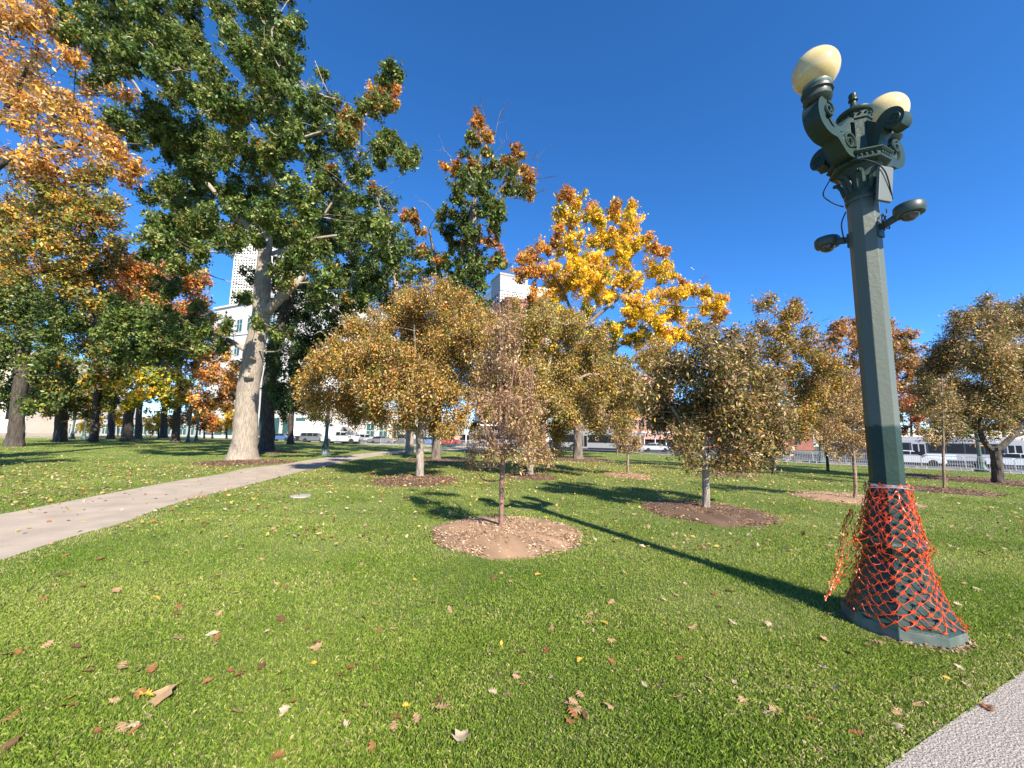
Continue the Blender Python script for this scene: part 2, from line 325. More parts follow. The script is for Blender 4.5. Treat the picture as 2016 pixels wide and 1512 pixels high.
# ================================================================== TREES
Gd, Gm, Gl = (.045, .078, .017), (.095, .135, .028), (.165, .195, .048)
OLV, OLB, YG = (.13, .125, .032), (.15, .10, .035), (.22, .23, .03)
ORG, RUST, GOLD, YEL = (.46, .19, .04), (.30, .10, .03), (.52, .30, .05), (.70, .48, .022)
TAN, PTAN, BRN, PINK, RED = (.38, .25, .11), (.50, .37, .20), (.17, .09, .045), (.34, .19, .12), (.42, .085, .03)
PALS = dict(
 oak=[(Gd, 4), (Gm, 5), (Gl, 3), (OLV, 1.2), (ORG, .12)], oakmix=[(Gm, 3), (Gl, 3), (OLV, 3), (ORG, 2), (RUST, .6)], oakorg=[(ORG, 3), (RUST, 1.5), (OLV, 2), (GOLD, 1.2), (Gm, .6)],
 dark=[(Gd, 5), (Gm, 3), (OLV, 1)], org=[(GOLD, 5), (ORG, 2.2), (TAN, 3), (PTAN, 1), (BRN, .6)], rust=[(ORG, 4), (RUST, 2), (TAN, 3), (OLV, 2.5), (GOLD, 1)],
 olgold=[(OLV, 3), (GOLD, 2.6), (Gl, 2), (YG, 1.5), (ORG, 1.2), (OLB, .6)], green=[(Gm, 4), (Gd, 3), (Gl, 2), (YG, .6)], yg=[(YG, 4), (Gl, 3), (YEL, 2), (GOLD, 1)],
 yel=[(YEL, 6), (GOLD, 3), (YG, 1.6), (ORG, .4)], yelgr=[(YG, 4), (YEL, 3.5), (OLV, 1.5), (GOLD, 1.5)], yelorg=[(ORG, 3), (GOLD, 4), (TAN, 1), (BRN, 1)],
 crabgold=[(GOLD, 3), (TAN, 3.4), (ORG, 1.5), (OLV, 4), (YG, 2), (BRN, 1), (PTAN, .6)], crabol=[(OLV, 4), (OLB, 2.4), (PTAN, 1.6), (TAN, 3), (Gm, 1.0), (BRN, 1.2), (GOLD, .6)],
 midol=[(OLV, 3), (YG, 2.4), (TAN, 3), (GOLD, 2.2), (PTAN, 1), (BRN, 1)], sap=[(PINK, 3), (TAN, 3), (PTAN, 2), (BRN, 2), (OLV, 1)], saptan=[(TAN, 4), (PTAN, 2), (BRN, 2), (GOLD, 1), (OLV, 1)],
 backgold=[(OLV, 3), (GOLD, 2), (TAN, 2), (YG, 1.6), (ORG, 1), (BRN, 1)], backorg=[(ORG, 3), (TAN, 3), (BRN, 2), (OLV, 1.5), (GOLD, 1)], red=[(RED, 1.5), (RUST, 3), (ORG, 1.5), (TAN, 1.5), (BRN, 1)],
 mixgr=[(Gm, 4), (Gl, 2), (OLV, 3), (ORG, 1), (GOLD, 1)])
PA = {k: (np.array([c for c, _ in v]), np.array([w for _, w in v])/sum(w for _, w in v)) for k, v in PALS.items()}

def tree(name, label, cat, base, lobes, pal, trunk, leaf=(.16, .10), lai=2.0, per=26, clump=.42, bark=None, limbs=(), depth=.5, Z=None, twigs=5, twigr=.012, up=.35, group=None, droop=.35, flare=1.5, bare=(), seed=0, jit=.25, tube=10, szs=1.0, lr_=1.0, tb=1, gap=-.45, shoots=0, same=.7):
    rng = np.random.default_rng(seed+101); rnd = random.Random(seed+5)
    g, Z0 = ground(*base)
    if Z: g = at(*base, Z); g[2] = gz(g[0], g[1])
    else: Z = Z0
    root = empty(name, g, 0, label, cat, group)
    wood = MB(); sk = []                                   # skeleton nodes: point, radius
    def path(pts, first=False, n=tube, wob=.12):
        P = [at(px, py, Z*(1+(dz if dz else 0)))-g for px, py, r, dz in pts]; R = [r*Z/F/sqrt(1+((px-1008)/F)**2) for px, _, r, _ in pts]
        Q, RR = [], []
        for i in range(len(P)-1):
            p0, p1, p2, p3 = P[max(0, i-1)], P[i], P[i+1], P[min(len(P)-1, i+2)]
            for t in np.linspace(0, 1, 6)[:-1]:
                Q.append(.5*((2*p1)+(-p0+p2)*t+(2*p0-5*p1+4*p2-p3)*t*t+(-p0+3*p1-3*p2+p3)*t**3)); RR.append(R[i]*(1-t)+R[i+1]*t)
        Q.append(P[-1]); RR.append(R[-1])
        if first:
            Q[0] = Q[0].copy(); Q[0][2] -= .15
        wood.tube(Q, RR, n, wob=wob); 
        for q, r in zip(Q, RR): sk.append((q, r))
    full = lambda L: [(*t, 0) if len(t) == 3 else t for t in L]
    tr = full(trunk); b0 = tr[0]
    path([(base[0], base[1], b0[2]*flare, 0), (b0[0]*.5+base[0]*.5, base[1]-b0[2]*.8, b0[2]*(1+.3*(flare-1)), 0)]+tr, True)
    for L in limbs: path(full(L), n=max(6, tube-2))
    # lobes in space
    LB = [(l if len(l) > 3 else (*l, pal)) for l in lobes]; LB = [(l[0], l[1], l[2]*lr_, *l[3:]) for l in LB]
    cx = np.mean([l[0] for l in LB]); cy = np.mean([l[1] for l in LB]); Rm = max(math.hypot(l[0]-cx, l[1]-cy)+l[2] for l in LB)
    items = []
    for l in LB:
        px, py, r, pl = l[:4]; d = math.hypot(px-cx, py-cy)/Rm
        dz = rnd.uniform(-1, 1)*sqrt(max(.06, 1-d*d))*Rm*Z/F*depth if len(l) < 5 else l[4]
        c_ = at(px, py, Z+dz)-g; rw = r*(Z+dz)/F
        items.append((c_, rw*.80, pl))
        for _ in range(3):                                 # smaller sprays break the outline up
            o_ = unit(np.array([[rnd.gauss(0, 1), rnd.gauss(0, 1)*(1 if len(l) < 5 else .4), rnd.gauss(0, 1)]]))[0]; items.append((c_+o_*rw*rnd.uniform(.6, .95), rw*rnd.uniform(.34, .5), pl))
    top = np.array(sk[-1][0]); order = sorted(range(len(items)), key=lambda i: np.linalg.norm(items[i][0]-top))
    Cc, Aa, Nn, Ll, Ww, Tt = [], [], [], [], [], []; tw0, tw1, twr = [], [], []
    for i in order:
        c, r, pl = items[i]
        S = np.array([s[0] for s in sk]); D = np.linalg.norm(S-c, axis=1)+1.6*np.maximum(0, S[:, 2]-c[2]+.25*r); D[S[:, 2] < .2*sk[min(len(sk)-1, 8)][0][2]] += 5
        j = int(np.argmin(D)); p0, r0 = sk[j]; ln = np.linalg.norm(c-p0)
        rs = min(r0*.6, .007*ln+.012*r+.006*Z/20); re = max(.004*Z/10, rs*.35)
        e = c+np.array([0, 0, .25*r]); k = p0+(e-p0)*.5+rng.normal(size=3)*ln*.09+np.array([0, 0, -.06*ln])
        Q = [p0*(1-t)**2+2*k*t*(1-t)+e*t*t for t in np.linspace(0, 1, 6)]; RR = list(np.linspace(rs, re, 6))
        wood.tube(Q, RR, 6, cap=False, wob=.1)
        for q, rr in zip(Q[1:], RR[1:]): sk.append((q, rr))
        n = LAIF*lai*pi*r*r/(.5*leaf[0]*leaf[1]); nc = max(3, int(n/per))
        u = unit(rng.normal(size=(nc, 3))); q = u*np.minimum(1.5, np.abs(rng.normal(.62, .30, nc)))[:, None]*r; cc = c+q
        kp = lownoise(cc[:, 0]*.8+cc[:, 2]*.6, cc[:, 1]*.8-cc[:, 2]*.7, 2.2/max(r, .05), seed) > gap; cc = cc[kp] if kp.sum() > 3 else cc; u = u[kp] if kp.sum() > 3 else u; nc = len(cc)
        colc = rng.choice(len(PA[pl][0]), nc, p=PA[pl][1])
        # each clump is a twig: leaves strung along it
        dr = unit(u*.7+np.array([0, 0, up])+rng.normal(size=(nc, 3))*.45); tl = clump*rng.uniform(.6, 1.5, nc)
        m = np.repeat(np.arange(nc), rng.poisson(per, nc)); s = rng.uniform(-.5, .6, len(m))
        pc = cc[m]+dr[m]*(s*tl[m])[:, None]+rng.normal(size=(len(m), 3))*(clump*jit)
        ax = unit(dr[m]*.55+rng.normal(size=(len(m), 3))*.6+np.array([0, 0, -droop])); nn = rng.normal(size=(len(m), 3))*.55+np.array([0, 0, .75])+u[m]*.35
        nn = unit(nn-ax*(nn*ax).sum(1, keepdims=True))
        sm = rng.random(len(m)) < same; ci = np.where(sm, colc[m], rng.choice(len(PA[pl][0]), len(m), p=PA[pl][1]))
        t = PA[pl][0][ci]*tb*TB*rng.uniform(.72, 1.25, nc)[m][:, None]*rng.uniform(.70, 1.30, (len(m), 1))*rng.uniform(.93, 1.07, (len(m), 3))
        Cc.append(pc); Aa.append(ax); Nn.append(nn); Tt.append(t)
        sz = rng.uniform(.7, 1.25, len(m))*szs; Ll.append(leaf[0]*sz); Ww.append(leaf[1]*sz*rng.uniform(.8, 1.15, len(m)))
        sel = rng.permutation(nc)[:max(2, int(twigs*.6))]
        for z in sel:
            b = Q[rng.integers(3, 6)]; mdl = (b+cc[z])/2+rng.normal(size=3)*.08*r+np.array([0, 0, -.05*r])
            tw0 += [b, mdl, cc[z]]; tw1 += [mdl, cc[z], cc[z]+dr[z]*tl[z]*.6]; twr += [(1.3, 1), (1, .7), (.7, .25)]
    if shoots:                                             # upright leafy whips beyond the crown
        zs = np.array([c[2]+r for c, r, _ in items]); hi = rng.choice(len(items), shoots, p=np.exp(1.4*(zs-zs.max())/(zs.max()-zs.min()+.01))/np.exp(1.4*(zs-zs.max())/(zs.max()-zs.min()+.01)).sum())
        for q in hi:
            c, r, pl = items[q]; dd = unit(np.array([[rng.normal()*.6, rng.normal()*.6, 1.0]]))[0]; s0 = c+dd*r*.6+rng.normal(size=3)*r*.3; ln = rng.uniform(.3, .75)*r+.25; nl = int(10+ln*26)
            f = np.sort(rng.random(nl)); pc = s0+dd*(f*ln)[:, None]+rng.normal(size=(nl, 3))*.012; sd = unit(rng.normal(size=(nl, 3))*[1, 1, .3]); Cc.append(pc+sd*leaf[0]*.45); Aa.append(unit(sd+dd*.5)); n_ = rng.normal(size=(nl, 3))*.5+dd; a_ = Aa[-1]; Nn.append(unit(n_-a_*(n_*a_).sum(1, keepdims=True)))
            ci = rng.choice(len(PA[pl][0]), nl, p=PA[pl][1]); Tt.append(PA[pl][0][ci]*tb*TB*rng.uniform(.75, 1.2, (nl, 1))); sz = rng.uniform(.7, 1.15, nl)*(1.1-.5*f); Ll.append(leaf[0]*sz); Ww.append(leaf[1]*sz)
            tw0.append(s0); tw1.append(s0+dd*ln); twr.append((1, .3))
    for px0, py0, px1, py1 in bare:                        # leafless twigs that stand out against the sky
        a = at(px0, py0, Z)-g; b = at(px1, py1, Z*(1+rnd.uniform(-.02, .02)))-g
        mid = (a+b)/2+rng.normal(size=3)*np.linalg.norm(b-a)*.08; tw0 += [a, mid]; tw1 += [mid, b]; twr += [(1.6, 1.2), (1.2, .4)]
        for q in range(5):
            f = rng.uniform(.35, .95); s = mid+(b-mid)*f; tw0.append(s); tw1.append(s+(b-a)*rng.uniform(.15, .35)+rng.normal(size=3)*np.linalg.norm(b-a)*.16); twr.append((.7, .25))
    wm = wood.build('trunk', bark or BARK, root, smooth=True)
    V, Fc, T = leaves(np.vstack(Cc), np.vstack(Aa), np.vstack(Nn), np.concatenate(Ll), np.concatenate(Ww), np.vstack(Tt), .22)
    nleaf = len(V)//4; mi = np.zeros(len(Fc), np.int32)
    if tw0:
        p0, p1 = np.array(tw0), np.array(tw1); R = np.array(twr)*twigr*(Z/10 if Z > 10 else 1); d = unit(p1-p0); h = np.where(np.abs(d[:, 2:]) < .9, [[0, 0, 1.]], [[1., 0, 0]]); uu = unit(np.cross(d, h)); vv = np.cross(d, uu)
        W = np.empty((len(p0), 6, 3))
        for k in range(3):
            o = uu*cos(2.1*k)+vv*sin(2.1*k); W[:, k] = p0+o*R[:, :1]; W[:, 3+k] = p1+o*R[:, 1:]
        i = np.arange(len(p0))[:, None]*6+len(V); Fq = np.concatenate([i+q for k in range(3) for q in ([k, (k+1) % 3, 3+(k+1) % 3], [k, 3+(k+1) % 3, 3+k])], 1).reshape(-1, 3)
        V = np.vstack([V, W.reshape(-1, 3)]); Fc = np.vstack([Fc, Fq]); T = np.vstack([T, np.full((len(p0)*6, 3), .2)]); mi = np.concatenate([mi, np.ones(len(Fq), np.int32)])
    me = npmesh('crown', V, Fc, 3, [LEAF, bark or BARK], T); me.polygons.foreach_set('material_index', mi); link('crown', me, root)
    global NLEAF; NLEAF += nleaf
    return root
NLEAF = 0; LAIF = 2.1; TB = 1.3
# ---- the big grey oak
oak_l = [(140,40,38),(185,75,55),(240,40,62),(300,55,68),(350,100,55),(370,35,45),(250,120,50),(210,145,40),(325,130,42),(385,80,25),(150,75,28),
 (428,22,24),(445,55,22),(462,75,20),(520,15,55),(530,80,55),(500,120,50),(560,120,42),(575,55,26),(478,112,36),(555,170,45),(592,190,32),(520,200,55),(450,20,14),
 (422,128,22),(412,170,36),(380,190,40),(440,190,45),(340,190,35),(460,235,55),(500,-60,60),(560,-40,40),(300,-40,70),(220,-30,60),(520,-130,60),
 (232,232,34),(268,262,40),(320,240,45),(335,292,52),(385,285,55),(430,300,50),(482,300,55),(400,360,55),(340,372,46),(460,380,55),(290,384,22),(350,430,55),(402,440,50),(430,465,42),(330,470,35),(310,440,25),
 (622,232,46),(562,282,55),(622,300,55),(682,275,40),(642,350,55),(702,330,36),(582,380,55),(660,420,55),(716,400,34),(700,460,50),(735,445,40),(640,480,55),(600,460,55),(632,150,13),(650,215,22),(520,330,50),(520,420,40),
 (697,232,28,'oakmix'),(722,202,24,'oakmix'),(757,165,26,'oakmix'),(765,150,24),(750,190,28,'oakorg'),(768,205,22,'oakmix'),(738,222,22),(772,172,16,'oakorg'),(780,145,12),(690,235,16,'oakorg'),(675,268,16,'oakmix'),
 (768,285,22),(790,298,26),(752,318,18),(742,292,15),(812,308,12),(800,318,15),(755,330,12),(762,268,10),
 (690,522,55),(738,545,46),(775,500,40),(650,560,46),(715,595,36),(560,470,40),(480,440,45),(458,482,22),(560,520,34),(560,550,24,'oakmix'),(482,588,16),
 (520,652,12),(558,662,20),(512,640,10),(400,655,24),(360,665,34),(310,640,46),(255,640,46),(300,610,42),(275,685,46),(335,690,40),(225,690,38),(380,620,30),(330,575,30),(240,610,34),(395,690,14),(215,650,26),
 (302,462,32),(332,492,40),(372,475,36),(288,505,20),(350,520,26),(390,500,28),(535,180,30,'oak',-2.5),(540,250,34,'oak',-3),(545,320,34,'oak',-3),(535,390,30,'oak',-3),(380,330,34,'oak',-3),(330,260,30,'oak',-2),(470,420,26,'oak',-3),(600,440,26,'oak',-3),(600,520,30,'oak',-2.5),(630,500,26,'oak',-2),(575,510,20,'oak',-2.5),(410,648,20,'oak',-1),(440,645,15,'oak',-1),(365,650,24,'oak',-1.5),(440,680,10,'oak',-.6),(540,450,22,'oak',-2.5),(505,470,14,'oak',-2)]
tree('oak_tree', 'towering green oak with a pale grey flared trunk beside the curving path', 'tree', (478, 905), oak_l, 'oak',
 [(483,850,25),(490,760,23),(499,700,20.5),(511,640,19),(516,590,18),(518,540,16),(522,500,13),(526,470,11),(534,420,9),(540,350,7,.02),(545,250,5,.02),(540,150,3.5,.02),(535,60,2,.01)],
 limbs=[[(526,612,11),(556,582,9.5),(588,552,8,.02),(606,520,5,.06)], [(488,692,6.5),(455,672,5.5),(425,660,4.5,.02),(390,655,3.5,.04),(320,648,2.5,.03)],
  [(520,500,9),(490,450,7,-.03),(452,412,6,-.06),(400,350,4,-.02),(330,260,3,.02),(250,140,1.5,.04)], [(534,500,5),(572,488,4,.05),(620,470,3,.09),(700,460,3,.08)], [(540,300,4),(600,270,3,.06),(690,240,2.5,.06),(750,190,2,.05)],[(640,420,2.5,.08),(700,330,2,.08),(740,290,1.6,.05),(790,296,1,.04)]],
 leaf=(.18, .105), lai=2.6, per=50, clump=.40, tb=1.22, gap=-.8, depth=.5, twigs=7, twigr=.010, flare=1.5, tube=18, seed=1, lr_=.9, droop=.2, up=.2,
 bare=[(620,120,650,190),(560,120,600,170)])
# knots and cut stubs on its trunk are real bosses
ok = bpy.data.objects['oak_tree']
def boss(px, py, r, dz):
    m = MB(); c = at(px, py, 22.17+dz)-np.array(ok.location); m.tube([c+np.array([0, .25, -.05]), c+np.array([0, -.02, 0]), c+np.array([0, -.07, .01])], [r*1.3, r*1.1, r*.8], 12, wob=.1); m.build('knot', BARK, ok, smooth=True)
boss(486, 738, .17, -.72); boss(494, 703, .10, -.7); boss(512, 655, .11, -.6)
# ---- second big trunk behind it, dark crown
tree('shade_tree', 'dark leaved tree standing directly behind the big grey oak', 'tree', (523, 888),
 [(560,560,45),(605,620,45),(560,640,36),(565,715,45),(600,700,40),(545,770,28),(590,760,34),(625,660,38),(655,640,30),(530,700,26),(620,720,30),(545,600,30),(640,600,30),(585,805,18),(660,690,22),(690,640,22),(560,800,16),(620,570,36),(580,510,40),(530,450,40),(620,450,50),(500,540,20)], 'dark',
 [(526,840,15),(530,760,14),(540,690,14),(560,620,11),(580,540,8),(590,470,5)], leaf=(.24, .14), lai=1.7, per=22, clump=.6, bark=BARKD, seed=2, twigs=4)
# ---- left grove
tree('orange_tree', 'tall thin leaved orange tree at the upper left corner', 'tree', (-60, 905),
 [(30,40,52),(60,92,52),(20,140,55),(92,150,44),(60,212,52),(122,190,36),(20,240,46),(112,250,40),(160,230,34),(172,165,20),(190,282,34),(130,312,36),(228,300,22),(60,315,36),(240,192,14),(-60,60,80),(-60,160,80),(-50,260,70),(-80,-60,90),(20,-40,60),(210,255,24),(100,60,26),(255,322,14),(90,20,16),(140,120,14),(250,355,8),(30,340,36,'yelorg'),(100,345,26,'yelorg')], 'org',
 [(-52,800,26),(-46,650,24),(-44,500,22),(-40,380,18),(-40,250,12),(-30,120,8)], limbs=[[(-40,360,10),(30,305,8),(100,290,6),(190,282,4),(280,284,2)],[(-40,420,10),(10,310,7,.06),(70,345,5,.08),(150,390,2,.1)],[(-40,300,9),(20,200,6,.05),(60,120,4,.06)]],
 leaf=(.19, .095), lai=.95, per=24, clump=.5, gap=-.15, tb=1.15, bark=BARKD, seed=3, twigs=10, twigr=.008, depth=.45, bare=[(190,290,262,350),(230,300,250,365),(100,150,170,90),(60,240,200,190)])
tree('grove_tree', 'olive and gold tree with a dark forked trunk in the left grove', 'tree', (118, 870),
 [(30,400,52),(82,362,40),(122,420,52),(40,482,52),(170,402,44),(190,452,44),(150,500,44),(92,540,44),(30,562,44),(220,392,20),(205,500,34),(228,412,14),(-20,430,60),(-20,540,60),(170,350,30),(140,570,40),(200,330,22),(60,610,40),(230,470,18),(222,445,16),(110,470,40),(180,540,30)], 'olgold',
 [(120,820,13),(122,740,13),(112,660,13),(100,600,12),(92,540,9),(80,470,7)], limbs=[[(104,630,9),(140,580,7),(165,520,5),(175,450,3)],[(98,600,8),(85,520,6),(90,440,4),(100,390,2)]],
 leaf=(.34, .19), lai=2.1, per=22, clump=.9, bark=BARKD, tb=1.02, seed=4, twigs=6, bare=[(220,410,258,405),(205,440,235,455)])
tree('rust_tree', 'rust orange tree below the blue gap left of the big oak', 'tree', (345, 868),
 [(220,542,36),(262,522,34),(302,532,42),(352,562,36),(392,562,20),(392,592,26),(362,612,34),(322,600,36),(242,572,36),(182,582,40),(412,622,14),(398,682,28),(430,655,18),(440,695,18),(380,722,34),(420,742,32),(450,765,22),(345,640,30),(290,570,34),(400,545,14),(460,720,14),(440,780,18),(395,775,26),(375,540,18),(230,505,18),(420,800,18,'yelorg'),(455,745,18,'yelorg'),(380,800,18),(445,800,14,'yelorg'),(410,700,26,'yelorg'),(380,660,26)], 'rust',
 [(347,830,8),(352,780,8),(350,720,7),(340,650,6),(320,590,4)], limbs=[[(350,790,5),(380,740,3),(410,700,2)],[(345,800,5),(315,770,3),(300,755,2)]], Z=46,
 leaf=(.36, .20), lai=2.1, per=22, clump=.85, bark=BARKD, tb=1.3, seed=5, twigs=6)
tree('dark_green_tree', 'thick dark trunk with low green leaves at the left edge', 'tree', (28, 874),
 [(40,622,44),(30,682,44),(82,652,36),(60,732,36),(102,702,38),(20,792,22),(122,640,36),(-30,650,50),(-30,730,40),(8,600,30),(70,590,30),(10,760,18),(130,745,22),(110,610,30),(60,800,18),(-20,780,40),(100,780,20),(0,700,40)], 'green',
 [(33,830,17),(40,760,17),(46,700,15),(55,640,12),(60,590,8)], leaf=(.26, .15), lai=1.5, per=22, clump=.7, bark=BARKD, tb=1.02, seed=6, twigs=5, Z=30)
tree('grove_tree', 'dark olive tree with a leaning mottled trunk left of the yellow green tree', 'tree', (183, 867),
 [(130,762,40),(162,682,36),(62,782,34),(150,792,30),(192,740,34),(180,640,34),(120,720,36),(210,700,28),(95,760,26),(200,790,18),(160,600,30),(220,600,26),(100,800,16),(140,812,16),(205,770,26),(230,740,24),(80,740,28),(180,815,14)], 'mixgr',
 [(187,830,9),(192,780,9),(196,720,8),(185,650,6),(180,600,4)], leaf=(.36, .20), lai=2, per=22, clump=.85, bark=BARKD, tb=1.3, seed=7, twigs=5, Z=42)
tree('yellow_green_tree', 'low spreading yellow green tree left of the big oak', 'tree', (250, 866),
 [(242,762,26),(282,752,30),(322,757,30),(350,772,24),(272,782,26),(332,790,24),(225,790,18),(300,775,30),(365,790,14),(250,800,14),(355,745,16),(215,765,14)], 'yg',
 [(252,830,11),(258,800,10),(268,770,7),(280,740,5)], limbs=[[(254,815,6),(235,795,4),(222,775,2)],[(262,800,6),(300,770,4),(335,740,3)]], leaf=(.32, .20), lai=1.5, per=22, clump=.7, bark=BARKD, tb=1.3, seed=8, twigs=5, Z=42)
for k, (bx, by, z, top, lab) in enumerate([(272, 862, 56, 700, 'slim dark trunk just right of the yellow green tree trunk'), (218, 862, 58, 690, 'slanting far trunk left of the yellow green tree trunk'), (322, 860, 60, 720, 'forked low tree before the far yellow saplings')]):
    tree('grove_tree', lab, 'tree', (bx, by), [(bx+8, top, 34), (bx-16, top-40, 34), (bx+26, top-50, 34), (bx-30, top+20, 22), (bx+30, top+10, 24), (bx, top-80, 34), (bx+40, top+40, 16)], ['mixgr', 'green', 'olgold'][k],
     [(bx+1, by-35, 7), (bx+4, by-80, 6), (bx+3, by-130, 5), (bx, top, 4)], leaf=(.42, .25), lai=1.2, per=18, clump=1.0, bark=BARKD, seed=20+k, twigs=4, Z=z)
for k, (bx, by, r, pl, lab) in enumerate([(182, 833, 17, 'yel', 'bright yellow sapling far left between the lamp posts'), (312, 832, 20, 'yel', 'bright yellow sapling behind the yellow green tree'), (352, 826, 16, 'yelorg', 'golden sapling behind the low dark fork'), (402, 826, 19, 'yelorg', 'amber sapling before the low white building'), (446, 832, 22, 'yel', 'bright yellow sapling just left of the big oak trunk'), (418, 836, 11, 'red', 'small crimson shrub like tree left of the big oak'), (232, 826, 15, 'yel', 'yellow sapling behind the mottled trunks'),(474,828,15,'yel','yellow sapling half hidden by the big oak trunk')]):
    tree('sapling', lab, 'tree', (bx, 862), [(bx, by, r), (bx-r*.8, by+4, r*.7), (bx+r*.8, by+2, r*.7), (bx, by-r*.8, r*.7)], pl, [(bx, 855, 2), (bx, by, 1.4)], leaf=(.42, .26), lai=1.2, per=16, clump=.8, bark=BARKD, seed=30+k, twigs=3, Z=66, tube=6)
# ---- middle distance
tree('tall_oak', 'narrow green tree with bare red tipped top in the middle distance', 'tree', (858, 905),
 [(943,242,9,'oakorg'),(952,262,11,'oakorg'),(935,285,13,'oakmix'),(930,270,8,'oakmix'),(962,268,8,'oakorg'),(925,335,32,'oakmix'),(892,335,16,'oakorg'),(980,325,20,'oakmix'),(1005,330,22,'oakmix'),(1000,372,34),(1040,352,8,'oakorg'),(1045,382,7,'oakorg'),(1018,300,10,'oakorg'),(1030,335,8,'oakorg'),(950,380,42),(902,380,32),(882,420,26),(922,430,46),(970,432,38),(880,462,26),(940,482,30,'oakmix'),(962,470,24,'oakorg'),(982,512,20,'oakorg'),(970,520,24,'oakmix'),(905,520,42),(950,545,36),(862,532,34),(880,580,36),(920,580,36),(840,500,24,'oakmix'),(815,432,14,'oakorg'),(800,425,9,'oakorg'),(825,457,10,'oakorg'),(870,515,12,'oakorg'),(1025,365,22,'oakmix'),(860,640,30),(930,640,30),(950,600,24),(945,345,22),(955,300,8,'oakmix'),(900,480,30),(935,530,30),(940,700,36,'oakmix'),(900,700,30,'oakmix'),(930,780,30,'midol'),(968,650,30,'oakmix'),(880,760,26,'midol'),(955,815,20,'midol'),(975,760,26,'midol'),(985,700,26,'midol'),(930,840,14),(882,610,20,'oak',-2),(902,540,18,'oak',-2),(922,455,18,'oak',-2),(940,375,14,'oak',-1.5),(960,400,14,'oak',-1.5),(872,690,16,'oak',-1.5)], 'oak',
 [(860,860,8.5),(862,780,8),(870,700,7.5),(882,620,7),(900,540,6),(920,460,5),(938,380,3.5),(946,300,2),(944,240,1)], limbs=[[(890,590,4,.02),(860,520,3,.03),(845,450,2,.03)],[(928,440,3,.02),(980,380,2,.04),(1010,340,1.2,.03)],[(905,520,3,.02),(950,510,2,.03),(985,515,1.2,.03)]],
 leaf=(.24, .14), lai=1.9, per=34, clump=.42, seed=9, tb=1.1, bark=BARKM, twigs=9, twigr=.007, bare=[(940,262,946,202),(960,290,985,218),(955,330,1002,270),(905,330,872,292),(1000,340,1062,308),(1030,360,1075,350),(895,430,838,398),(1035,385,1080,372),(925,300,935,225)])
tree('back_tree', 'olive green tree between the big oak and the narrow tall tree', 'tree', (805, 894),
 [(760,402,24),(800,482,30),(742,385,20),(780,542,36),(722,562,36),(822,542,26),(690,602,32),(760,592,36),(745,470,36),(790,600,30),(820,590,24),(720,500,30),(700,650,26),(830,500,16,'oakmix'),(760,440,28),(770,640,30),(735,375,12,'oakmix'),(810,640,26),(660,720,36,'dark'),(700,760,34,'dark'),(740,740,36,'dark'),(620,700,34,'dark'),(780,760,30),(840,760,30),(720,690,36,'mixgr'),(680,800,22,'olgold'),(800,700,30),(790,600,22,'oak',-2),(800,680,20,'oak',-2),(775,530,20,'oak',-2)], 'oak',
 [(807,855,7.8),(808,780,7.4),(800,700,7),(785,600,6),(770,500,4),(755,420,2)], leaf=(.28, .17), lai=1.5, per=22, clump=.6, seed=10, twigs=5, bare=[(770,460,745,395)])
